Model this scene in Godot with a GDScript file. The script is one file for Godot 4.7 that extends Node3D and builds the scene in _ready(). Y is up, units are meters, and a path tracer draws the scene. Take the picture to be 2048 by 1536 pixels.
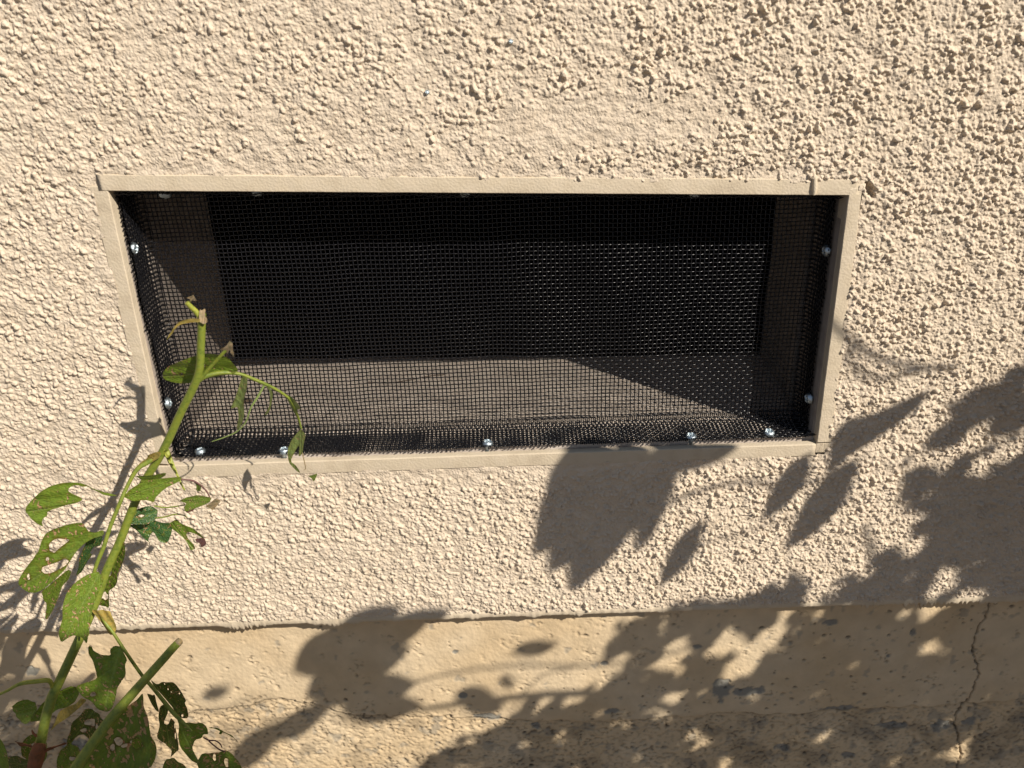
extends Node3D
# A screened vent in a beige stuccoed wall, seen from slightly above in hard sun. Metres, y up; lists of points are in millimetres.

const SUN := Vector3(1.1, 1.15, 1.0)          # from the wall towards the sun
const SILL := -0.2185                          # lower edge of the stucco
const LEFT := -0.2672
const RIGHT := 0.2335
const FLOOR := -0.058
const GROUND := -0.55
var M := {}
var rng := RandomNumberGenerator.new()

func _ready():
	setup_camera_and_light()
	make_materials()
	build_ground()
	build_wall()
	build_foundation()
	build_duct()
	build_trim()
	build_screen()
	build_screws()
	build_small_things()
	build_rose()
	build_shrub()

func setup_camera_and_light():
	var cam := Camera3D.new()
	cam.name = "camera"
	cam.position = Vector3(0, 0.3001, 0.6046)
	cam.rotation_degrees = Vector3(-26.4, 0, 0)
	cam.rotate_object_local(Vector3.BACK, deg_to_rad(-1.9))
	cam.fov = 46.2127
	cam.near = 0.02
	cam.far = 500.0
	var lens := CameraAttributesPhysical.new()
	lens.frustum_focal_length = 28.125
	lens.frustum_near = 0.02
	lens.frustum_far = 500.0
	lens.frustum_focus_distance = 0.665
	lens.exposure_aperture = 9.0
	cam.attributes = lens
	cam.fov = 46.2127
	add_child(cam)
	cam.current = true
	var env := Environment.new()
	env.background_mode = Environment.BG_SKY
	var sm := ProceduralSkyMaterial.new()
	sm.sky_top_color = Color(0.49, 0.56, 0.67)
	sm.sky_horizon_color = Color(0.74, 0.76, 0.78)
	sm.sky_curve = 0.2
	sm.ground_bottom_color = Color(0.32, 0.28, 0.23)
	sm.ground_horizon_color = Color(0.6, 0.58, 0.54)
	sm.sky_energy_multiplier = 0.78
	sm.ground_energy_multiplier = 0.78
	var sky := Sky.new()
	sky.sky_material = sm
	env.sky = sky
	env.tonemap_mode = Environment.TONE_MAPPER_LINEAR
	env.tonemap_exposure = 1.17
	env.sdfgi_enabled = true
	env.ssao_enabled = true
	env.ssil_enabled = true
	var we := WorldEnvironment.new()
	we.name = "world_environment"
	we.environment = env
	add_child(we)
	var sun := DirectionalLight3D.new()
	sun.name = "sun"
	sun.light_energy = 1.6
	sun.light_color = Color(1.0, 0.965, 0.91)
	sun.light_angular_distance = 0.5
	sun.shadow_enabled = true
	add_child(sun)
	sun.look_at_from_position(SUN * 5.0, Vector3.ZERO, Vector3.UP)

# ---------------------------------------------------------------- helpers

func noise(sd: int, freq: float, oct := 3) -> FastNoiseLite:
	var n := FastNoiseLite.new()
	n.seed = sd
	n.noise_type = FastNoiseLite.TYPE_SIMPLEX_SMOOTH
	n.frequency = freq
	n.fractal_type = FastNoiseLite.FRACTAL_FBM if oct > 1 else FastNoiseLite.FRACTAL_NONE
	n.fractal_octaves = oct
	return n

func noise_picture(sd: int, freq: float, oct: int, side: int, ramp: Array) -> ImageTexture:
	var src := noise(sd, freq, oct).get_seamless_image(side, side)
	var im := Image.create(side, side, false, Image.FORMAT_RGB8)
	for y in side:
		for x in side:
			var v := src.get_pixel(x, y).r * (ramp.size() - 1)
			var k := mini(int(v), ramp.size() - 2)
			im.set_pixel(x, y, (ramp[k] as Color).lerp(ramp[k + 1], v - k))
	return ImageTexture.create_from_image(im)

func mat(albedo: Color, rough: float, metal := 0.0) -> StandardMaterial3D:
	var m := StandardMaterial3D.new()
	m.albedo_color = albedo.linear_to_srgb()      # given in linear values
	m.roughness = rough
	m.metallic = metal
	return m

func relief(m: StandardMaterial3D, tex: Texture2D, cm: float, per_metre: float):
	m.heightmap_enabled = true
	m.heightmap_texture = tex
	m.heightmap_scale = cm
	m.uv1_triplanar = true
	m.uv1_world_triplanar = true
	m.uv1_scale = Vector3.ONE * per_metre

func mesh_of(v: PackedVector3Array, n: PackedVector3Array, idx: PackedInt32Array, c := PackedColorArray(), uv := PackedVector2Array()) -> ArrayMesh:
	var a := []
	a.resize(Mesh.ARRAY_MAX)
	a[Mesh.ARRAY_VERTEX] = v
	if n.size(): a[Mesh.ARRAY_NORMAL] = n
	if c.size(): a[Mesh.ARRAY_COLOR] = c
	if uv.size(): a[Mesh.ARRAY_TEX_UV] = uv
	a[Mesh.ARRAY_INDEX] = idx
	var m := ArrayMesh.new()
	m.add_surface_from_arrays(Mesh.PRIMITIVE_TRIANGLES, a)
	return m

func part(parent: Node3D, called: String, mesh: Mesh, m: Material, label := "", at := Vector3.ZERO) -> MeshInstance3D:
	var o := MeshInstance3D.new()
	o.name = called
	o.mesh = mesh
	o.material_override = m
	parent.add_child(o, true)
	o.position = at - (parent.position if parent != self else Vector3.ZERO)
	if label: o.set_meta("label", label)
	return o

func thing(called: String, label: String, category: String, at := Vector3.ZERO, group := "") -> Node3D:
	var o := Node3D.new()
	o.name = called
	add_child(o, true)
	o.position = at
	o.set_meta("label", label)
	o.set_meta("category", category)
	if group: o.set_meta("group", group)
	return o

func flat(st: SurfaceTool, a: Vector3, b: Vector3, c: Vector3, d: Vector3):   # a quad, clockwise seen from its front
	for p in [a, b, c, a, c, d]: st.add_vertex(p)

func hexa(p: Array) -> ArrayMesh:     # eight corners: back (z low) bl br tr tl, then front bl br tr tl; every face on its own normals
	var st := SurfaceTool.new()
	st.begin(Mesh.PRIMITIVE_TRIANGLES)
	st.set_smooth_group(-1)
	flat(st, p[4], p[7], p[6], p[5])
	flat(st, p[0], p[1], p[2], p[3])
	flat(st, p[0], p[3], p[7], p[4])
	flat(st, p[1], p[5], p[6], p[2])
	flat(st, p[3], p[2], p[6], p[7])
	flat(st, p[0], p[4], p[5], p[1])
	st.generate_normals()
	return st.commit()

func block(lo: Vector3, hi: Vector3) -> ArrayMesh:
	return hexa([Vector3(lo.x, lo.y, lo.z), Vector3(hi.x, lo.y, lo.z), Vector3(hi.x, hi.y, lo.z), Vector3(lo.x, hi.y, lo.z),
		Vector3(lo.x, lo.y, hi.z), Vector3(hi.x, lo.y, hi.z), Vector3(hi.x, hi.y, hi.z), Vector3(lo.x, hi.y, hi.z)])

# a bundle of raw arrays that several shapes share
func bundle() -> Dictionary:
	return {"v": PackedVector3Array(), "n": PackedVector3Array(), "i": PackedInt32Array(), "t": PackedVector2Array()}

func commit(b: Dictionary) -> ArrayMesh:
	return mesh_of(b.v, b.n, b.i)

func add_tube(b: Dictionary, pts: PackedVector3Array, radii: PackedFloat32Array, sides: int, caps := true):
	var count := pts.size()
	if count < 2: return
	var v: PackedVector3Array = b.v
	var n: PackedVector3Array = b.n
	var idx: PackedInt32Array = b.i
	var base := v.size()
	var t := (pts[1] - pts[0]).normalized()
	var u := t.cross(Vector3(0.31, 0.45, 0.84)).normalized()
	for k in count:
		t = (pts[mini(k + 1, count - 1)] - pts[maxi(k - 1, 0)]).normalized()
		u = (u - t * u.dot(t)).normalized()
		var w := t.cross(u)
		var r := radii[mini(k, radii.size() - 1)]
		for s in sides:
			var a := TAU * s / sides
			var d := u * cos(a) + w * sin(a)
			n.append(d)
			v.append(pts[k] + d * r)
	for k in count - 1:
		for s in sides:
			var p := base + k * sides + s
			var q := base + k * sides + (s + 1) % sides
			idx.append(p); idx.append(q + sides); idx.append(q)
			idx.append(p); idx.append(p + sides); idx.append(q + sides)
	if caps:
		for e in [0, count - 1]:
			var c := v.size()
			var d := (pts[0] - pts[1]).normalized() if e == 0 else (pts[count - 1] - pts[count - 2]).normalized()
			v.append(pts[e]); n.append(d)
			for s in sides:
				v.append(v[base + e * sides + s]); n.append(d)
			for s in sides:
				var p := c + 1 + s
				var q := c + 1 + (s + 1) % sides
				if e == 0: idx.append_array(PackedInt32Array([c, p, q]))
				else: idx.append_array(PackedInt32Array([c, q, p]))
	b.v = v; b.n = n; b.i = idx

func woven(pts: PackedVector3Array) -> PackedVector3Array:      # a point half way between crossings, so that the wire leans there
	var out := PackedVector3Array()
	for k in pts.size():
		if k > 0: out.append((pts[k - 1] + pts[k]) * 0.5)
		out.append(pts[k])
	return out

func smooth_path(p: PackedVector3Array, r: PackedFloat32Array, steps: int) -> Array:
	var pts := PackedVector3Array()
	var rad := PackedFloat32Array()
	var last := p.size() - 1
	for k in last:
		for s in steps:
			var f := float(s) / steps
			pts.append(p[k].cubic_interpolate(p[k + 1], p[maxi(k - 1, 0)], p[mini(k + 2, last)], f))
			rad.append(lerpf(r[k], r[k + 1], smoothstep(0, 1, f)))
	pts.append(p[last]); rad.append(r[last])
	return [pts, rad]

# ---------------------------------------------------------------- materials

func make_materials():
	var grit := noise_picture(3, 0.045, 4, 512, [Color.BLACK, Color.WHITE])
	var fine := noise_picture(8, 0.12, 3, 512, [Color.BLACK, Color.WHITE])
	var mottle := noise_picture(21, 0.012, 4, 512, [Color(0.93, 0.92, 0.91), Color(0.985, 0.98, 0.97), Color(1, 1, 1), Color(1, 0.995, 0.98)])
	M["stucco"] = mat(Color(0.655, 0.552, 0.432), 0.85)
	M.stucco.albedo_texture = mottle
	var crumbs := noise_picture(13, 0.1, 2, 512, [Color.BLACK, Color(0.35, 0.35, 0.35), Color(0.9, 0.9, 0.9), Color.WHITE])
	relief(M.stucco, crumbs, 0.05, 8.0)
	M["trim"] = mat(Color(0.62, 0.526, 0.395), 0.7)
	M.trim.albedo_texture = mottle
	relief(M.trim, fine, 0.022, 7.0)
	M["concrete"] = mat(Color.WHITE, 0.9)
	M.concrete.vertex_color_use_as_albedo = true
	relief(M.concrete, grit, 0.03, 10.0)
	M["core"] = mat(Color(0.35, 0.30, 0.24), 0.95)
	var wood := noise_picture(31, 0.02, 4, 256, [Color(0.90, 0.885, 0.87), Color(0.98, 0.97, 0.96), Color(1, 1, 1)])
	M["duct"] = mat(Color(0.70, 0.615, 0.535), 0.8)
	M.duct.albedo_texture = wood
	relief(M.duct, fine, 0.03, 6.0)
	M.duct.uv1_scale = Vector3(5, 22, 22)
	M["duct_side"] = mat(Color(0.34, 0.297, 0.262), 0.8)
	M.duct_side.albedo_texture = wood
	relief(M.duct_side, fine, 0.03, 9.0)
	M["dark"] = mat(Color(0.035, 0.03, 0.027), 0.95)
	M["wire"] = mat(Color(0.008, 0.008, 0.010), 0.27)
	M["zinc"] = mat(Color(0.56, 0.64, 0.69), 0.46, 1.0)
	M["soil"] = mat(Color(0.10, 0.08, 0.062), 0.95)
	M.soil.albedo_texture = mottle
	relief(M.soil, grit, 1.0, 1.5)
	M["caulk"] = mat(Color(0.66, 0.53, 0.37), 0.45)
	M["twig"] = mat(Color(0.16, 0.11, 0.07), 0.9)
	M["chip"] = mat(Color(0.20, 0.22, 0.23), 0.85)
	# plant
	var streak := noise_picture(41, 0.03, 3, 256, [Color(0.66, 0.74, 0.58), Color(1, 1, 1), Color(1.0, 0.94, 0.70)])
	for row in [["stem", Color(0.20, 0.245, 0.035)], ["stem_tip", Color(0.33, 0.35, 0.055)], ["dry", Color(0.36, 0.27, 0.17)], ["dry_yellow", Color(0.42, 0.32, 0.085)],
			["dry_purple", Color(0.16, 0.075, 0.075)], ["red_brown", Color(0.21, 0.075, 0.03)], ["bark", Color(0.12, 0.08, 0.05)]]:
		var m := mat(row[1], 0.5 if row[0].begins_with("stem") else 0.8)
		m.albedo_texture = streak
		relief(m, fine, 0.02, 30.0)
		if row[0].begins_with("dry"):
			m.backlight_enabled = true
			m.backlight = Color(0.35, 0.3, 0.2)
		M[row[0]] = m
	var green := Color(0.145, 0.215, 0.022)
	for row in [["leaf_few", green * 1.12, 0.10, 0.42], ["leaf_some", green, 0.34, 0.45], ["leaf_many", green * 0.85, 0.62, 0.55], ["leaf_dark", Color(0.085, 0.115, 0.018), 0.5, 0.5],
			["leaf_shiny", Color(0.055, 0.125, 0.04), 0.2, 0.26], ["leaf_pale", Color(0.27, 0.35, 0.11), 0.08, 0.42]]:
		M[row[0]] = leaf_material(row[1], row[2], row[3], M.size())
	M["shrub_leaf"] = mat(Color(0.08, 0.13, 0.035), 0.5)
	M.shrub_leaf.backlight_enabled = true
	M.shrub_leaf.backlight = Color(0.15, 0.2, 0.05)

func leaf_material(base: Color, spots: float, rough: float, sd: int) -> StandardMaterial3D:
	var side := 256
	var col := Image.create(side, side, false, Image.FORMAT_RGB8)
	var bump := Image.create(side, side, false, Image.FORMAT_RGB8)
	var blotch := noise(sd, 0.03, 2)
	var mine := noise(sd + 50, 0.034, 3)
	var where := noise(sd + 90, 0.014, 1)
	var cell := noise(sd + 130, 0.10, 2)
	for y in side:
		for x in side:
			var u := (x + 0.5) / side * 2.0 - 1.0
			var v := (y + 0.5) / side
			var mid := exp(-pow(u / 0.045, 2.0))
			var s := (v - absf(u) * 0.55) * 7.0
			var side_vein := exp(-pow((s - roundf(s)) / 0.09, 2.0)) * (1.0 - absf(u) * 0.7) * clampf(absf(u) * 8.0, 0.0, 1.0)
			var vein := maxf(mid, side_vein * 0.45)
			var c := base * (1.0 + 0.22 * blotch.get_noise_2d(x, y) + 0.10 * cell.get_noise_2d(x, y))
			c = c.lerp(Color(0.26, 0.33, 0.09), vein * 0.42)
			c = c.lerp(Color(0.21, 0.21, 0.03), clampf(blotch.get_noise_2d(x + 400, y) * 1.4 - 0.25, 0.0, 0.6))
			# patches eaten down to the skin: tan with a dark edge
			var e := mine.get_noise_2d(x * 0.75 + y * 0.5, y * 1.7 - x * 0.5) - 0.62 + spots * 0.55 + 0.35 * where.get_noise_2d(x, y) - vein * 0.08
			var tan_part := smoothstep(0.0, 0.05, e)
			var rim := smoothstep(-0.10, -0.01, e) - tan_part
			c = c.lerp(Color(0.075, 0.05, 0.025), clampf(rim, 0.0, 1.0) * 0.6)
			c = c.lerp(Color(0.47, 0.285, 0.155) * (1.0 + 0.3 * cell.get_noise_2d(x, y)), tan_part)
			c.a = 1.0
			col.set_pixel(x, y, c.linear_to_srgb())
			var h := 0.62 - 0.40 * vein + 0.22 * cell.get_noise_2d(x * 0.8, y * 0.8) - 0.2 * tan_part
			bump.set_pixel(x, y, Color(h, h, h))
	var m := StandardMaterial3D.new()
	m.albedo_texture = ImageTexture.create_from_image(col)
	m.roughness = rough
	m.metallic_specular = 0.5
	m.heightmap_enabled = true
	m.heightmap_texture = ImageTexture.create_from_image(bump)
	m.heightmap_scale = 0.11
	m.backlight_enabled = true
	m.backlight = Color(0.5, 0.58, 0.18)
	m.cull_mode = BaseMaterial3D.CULL_DISABLED
	m.vertex_color_use_as_albedo = true
	return m

# ---------------------------------------------------------------- ground and wall

func build_ground():
	var p := PlaneMesh.new()
	p.size = Vector2(400, 400)
	var g := part(self, "ground", p, M.soil, "", Vector3(0, GROUND, 0))
	g.set_meta("kind", "structure")
	g.set_meta("label", "bare brown soil at the foot of the wall")

func top_at(x: float) -> float:        # underside of the upper trim, which slopes a little
	return lerpf(0.1554, 0.1355, (x + 0.267) / 0.5)

func outer_top_at(x: float) -> float:
	return lerpf(0.1668, 0.1464, (x + 0.272) / 0.513)

func in_opening(x: float, y: float, grow: float) -> bool:
	if y > top_at(x) + 0.002 and (x < -0.2712 or x > 0.2398): return false
	return x > -0.279 - grow and x < 0.2455 + grow and y < outer_top_at(x) + grow and y > -0.0720 - grow

# distance to the trim's outer edge, negative inside it
func from_trim(x: float, y: float) -> float:
	var dx := maxf(-0.279 - x, x - 0.2455)
	var dy := maxf(y - outer_top_at(x), -0.0720 - y)
	if dx > 0.0 and dy > 0.0: return sqrt(dx * dx + dy * dy)
	return maxf(dx, dy)

func stucco_patch(x0: float, y0: float, x1: float, y1: float, st: float, sd: int, z0: float, fine: bool) -> ArrayMesh:
	var w := int((x1 - x0) / st) + 1
	var hgt := int((y1 - y0) / st) + 1
	var r := RandomNumberGenerator.new()
	r.seed = sd
	var wave := noise(sd + 1, 26.0, 2)          # slow unevenness of the coat
	var drag := noise(sd + 2, 150.0, 2)         # small ridges left by the trowel
	var patchy := noise(sd + 3, 17.0, 2)        # where the dash is thick or thin
	var h := PackedFloat32Array()
	h.resize(w * hgt)
	for j in hgt:
		var y := y0 + j * st
		for i in w:
			var x := x0 + i * st
			h[j * w + i] = 0.0011 * wave.get_noise_2d(x, y) + 0.00075 * drag.get_noise_2d(x * 0.6 + y * 0.35, y - x * 0.4)
	var area := (x1 - x0) * (y1 - y0)
	var grains := int(area / (0.0000040 if fine else 0.000012))
	var smooth_at := Vector2(79.8, 192.1) * 0.001
	for g in grains:
		var x := x0 + r.randf() * (x1 - x0)
		var y := y0 + r.randf() * (y1 - y0)
		var pick := r.randf()
		var size := r.randf()
		var tall := r.randf()
		var right := smoothstep(-0.12, 0.16, x)
		var near := from_trim(x, y) if fine else 1.0
		if fine and near < -0.002: continue
		var thick := 0.74 + 0.55 * patchy.get_noise_2d(x, y)
		thick = lerpf(thick * 0.9, thick * 0.9 + 0.42, right)
		if x < -0.24 or y < -0.09: thick += 0.30                 # left of and below the vent: packed lumps
		if fine:
			if x < 0.2: thick -= 0.75 * (1.0 - smoothstep(0.003, 0.022 if x < -0.25 else 0.012, near))
			var q := Vector2((x - smooth_at.x) / 0.075, (y - smooth_at.y) / 0.022)
			thick -= 0.85 * (1.0 - smoothstep(0.5, 1.25, q.length()))
			thick -= 0.30 * exp(-pow((y - 0.185) / 0.028, 2.0)) * smoothstep(-0.26, -0.15, x) * smoothstep(0.2, 0.1, x)
		if pick > thick: continue
		var rad := lerpf(0.0008, 0.00185, size * size * size) * lerpf(1.0, 0.9, right)
		if not fine: rad *= 2.2
		var swell := lerpf(0.62, 1.12, clampf(0.5 + 0.9 * wave.get_noise_2d(x * 0.7 + 20.0, y * 0.7), 0.0, 1.0))
		if x < -0.24 or y < -0.09: swell = 0.5 * swell + 0.5
		var top := rad * lerpf(0.42, 0.88, tall) * swell * lerpf(1.0, 1.6, right)
		var ci := int((x - x0) / st)
		var cj := int((y - y0) / st)
		var base := h[clampi(cj, 0, hgt - 1) * w + clampi(ci, 0, w - 1)]
		base = minf(base, 0.0010 + 0.0013 * right)
		var reach := int(ceil(rad / st))
		var stretch := r.randf_range(0.75, 1.3)
		var turn := r.randf() * PI
		var ca := cos(turn)
		var sa := sin(turn)
		var inv := 1.0 / (rad * rad)
		for j in range(maxi(cj - reach, 0), mini(cj + reach + 1, hgt)):
			var dy := y0 + j * st - y
			for i in range(maxi(ci - reach, 0), mini(ci + reach + 1, w)):
				var dx := x0 + i * st - x
				var a := (dx * ca + dy * sa) * stretch
				var b := (dy * ca - dx * sa) / stretch
				var k := 1.0 - (a * a + b * b) * inv
				if k > 0.0:
					var z := base + top * sqrt(k)
					var at := j * w + i
					if z > h[at]: h[at] = z
	if fine:      # the hole beside the upper right corner of the trim
		var gouge := Vector2(247.5, 139.2) * 0.001
		for j in range(hgt):
			var y := y0 + j * st
			if absf(y - gouge.y) > 0.02: continue
			for i in range(w):
				var x := x0 + i * st
				var d := Vector2((x - gouge.x + (y - gouge.y) * 0.35) / 0.0034, (y - gouge.y) / 0.0065).length() + 0.35 * drag.get_noise_2d(x * 3.0, y * 3.0)
				if d < 1.0: h[j * w + i] -= 0.0062 * smoothstep(1.0, 0.55, d)
	var v := PackedVector3Array()
	var n := PackedVector3Array()
	v.resize(w * hgt)
	n.resize(w * hgt)
	for j in hgt:
		for i in w:
			var at := j * w + i
			v[at] = Vector3(x0 + i * st, y0 + j * st, z0 + h[at])
			var e := h[at + 1] if i < w - 1 else h[at]
			var o := h[at - 1] if i > 0 else h[at]
			var u := h[at + w] if j < hgt - 1 else h[at]
			var d := h[at - w] if j > 0 else h[at]
			n[at] = Vector3(o - e, d - u, 2.0 * st).normalized()
	var idx := PackedInt32Array()
	for j in hgt - 1:
		for i in w - 1:
			if fine and in_opening(x0 + (i + 0.5) * st, y0 + (j + 0.5) * st, -0.0025): continue
			var a := j * w + i
			idx.append(a); idx.append(a + w); idx.append(a + w + 1)
			idx.append(a); idx.append(a + w + 1); idx.append(a + 1)
	return mesh_of(v, n, idx)

func build_wall():
	var wall := thing("stucco_wall", "beige stuccoed house wall with coarse dashed texture round the vent", "wall", Vector3(0, SILL, 0))
	part(wall, "stucco_coat", stucco_patch(-0.468, SILL + 0.001, 0.462, 0.312, 0.00066, 100, 0.0014, true), M.stucco)
	var f := -0.0012
	part(wall, "stucco_coat", stucco_patch(-1.5, SILL + 0.001, -0.460, 0.32, 0.005, 200, f, false), M.stucco)
	part(wall, "stucco_coat", stucco_patch(0.454, SILL + 0.001, 1.5, 0.32, 0.005, 300, f, false), M.stucco)
	part(wall, "stucco_coat", stucco_patch(-1.5, 0.304, 1.5, 1.3, 0.008, 400, f - 0.0006, false), M.stucco)
	# the wall's body round the duct
	part(wall, "wall_core", block(Vector3(-4, SILL - 0.0005, -0.20), Vector3(-0.2785, 3.0, -0.008)), M.core)
	part(wall, "wall_core", block(Vector3(0.2465, SILL - 0.0005, -0.20), Vector3(4, 3.0, -0.008)), M.core)
	part(wall, "wall_core", block(Vector3(-0.2785, 0.1685, -0.20), Vector3(0.2465, 3.0, -0.008)), M.core)
	part(wall, "wall_core", block(Vector3(-0.2785, SILL - 0.0005, -0.20), Vector3(0.2465, -0.0730, -0.008)), M.core)
	# smooth rolled bead along the lower edge of the stucco
	var rough := noise(7, 55.0, 3)
	var drip := noise(9, 22.0, 2)
	var v := PackedVector3Array()
	var idx := PackedInt32Array()
	var n := 2400
	for k in n + 1:
		var x := lerpf(-1.5, 1.5, float(k) / n)
		var left := 1.0 - smoothstep(-0.34, -0.29, x)
		var wob := 0.0005 * rough.get_noise_1d(x) + 0.0022 * left * rough.get_noise_1d(x * 2.2 + 30.0)
		var hang := 0.0026 * maxf(0.0, drip.get_noise_1d(x) * 2.2 - 0.35) * (0.5 + absf(rough.get_noise_1d(x * 9.0))) * 1.6
		for crumb in [Vector3(0.345, 0.016, 0.0085), Vector3(0.30, 0.008, 0.004), Vector3(-0.232, 0.014, 0.006), Vector3(0.05, 0.006, 0.003), Vector3(0.39, 0.02, 0.004)]:
			hang += crumb.z * exp(-pow((x - crumb.x) / crumb.y, 2.0)) * clampf(0.35 + 1.6 * rough.get_noise_1d(x * 8.0 + 2.0), 0.0, 1.0)
		var y := SILL + wob
		var fat := 0.0016 + 0.0007 * rough.get_noise_1d(x * 3.0 + 9.0)
		var ring := [Vector3(x, y + 0.0034, -0.001), Vector3(x, y + 0.0022, fat * (0.55 + 0.6 * left)), Vector3(x, y + 0.0002, fat), Vector3(x, y - 0.0028 - hang * 0.5, fat * 0.95),
			Vector3(x, y - 0.0045 - hang, fat * 0.3), Vector3(x, y - 0.0048 - hang, -0.0010), Vector3(x, y - 0.0035, -0.0165)]
		for p in ring: v.append(p)
	for k in n:
		for s in 6:
			var a := k * 7 + s
			idx.append_array(PackedInt32Array([a, a + 7, a + 8, a, a + 8, a + 1]))
	part(wall, "stucco_edge", smooth_mesh(v, idx), M.trim)

func smooth_mesh(v: PackedVector3Array, idx: PackedInt32Array, c := PackedColorArray()) -> ArrayMesh:
	var n := PackedVector3Array()
	n.resize(v.size())
	for k in range(0, idx.size(), 3):
		var f := (v[idx[k + 2]] - v[idx[k]]).cross(v[idx[k + 1]] - v[idx[k]])
		for s in 3: n[idx[k + s]] += f
	for k in n.size(): n[k] = n[k].normalized()
	return mesh_of(v, n, idx, c)

func near_line(line: PackedVector2Array, p: Vector2) -> float:
	var best := 1e9
	for k in line.size() - 1:
		best = minf(best, Geometry2D.get_closest_point_to_segment(p, line[k], line[k + 1]).distance_squared_to(p))
	return sqrt(best)

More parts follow.
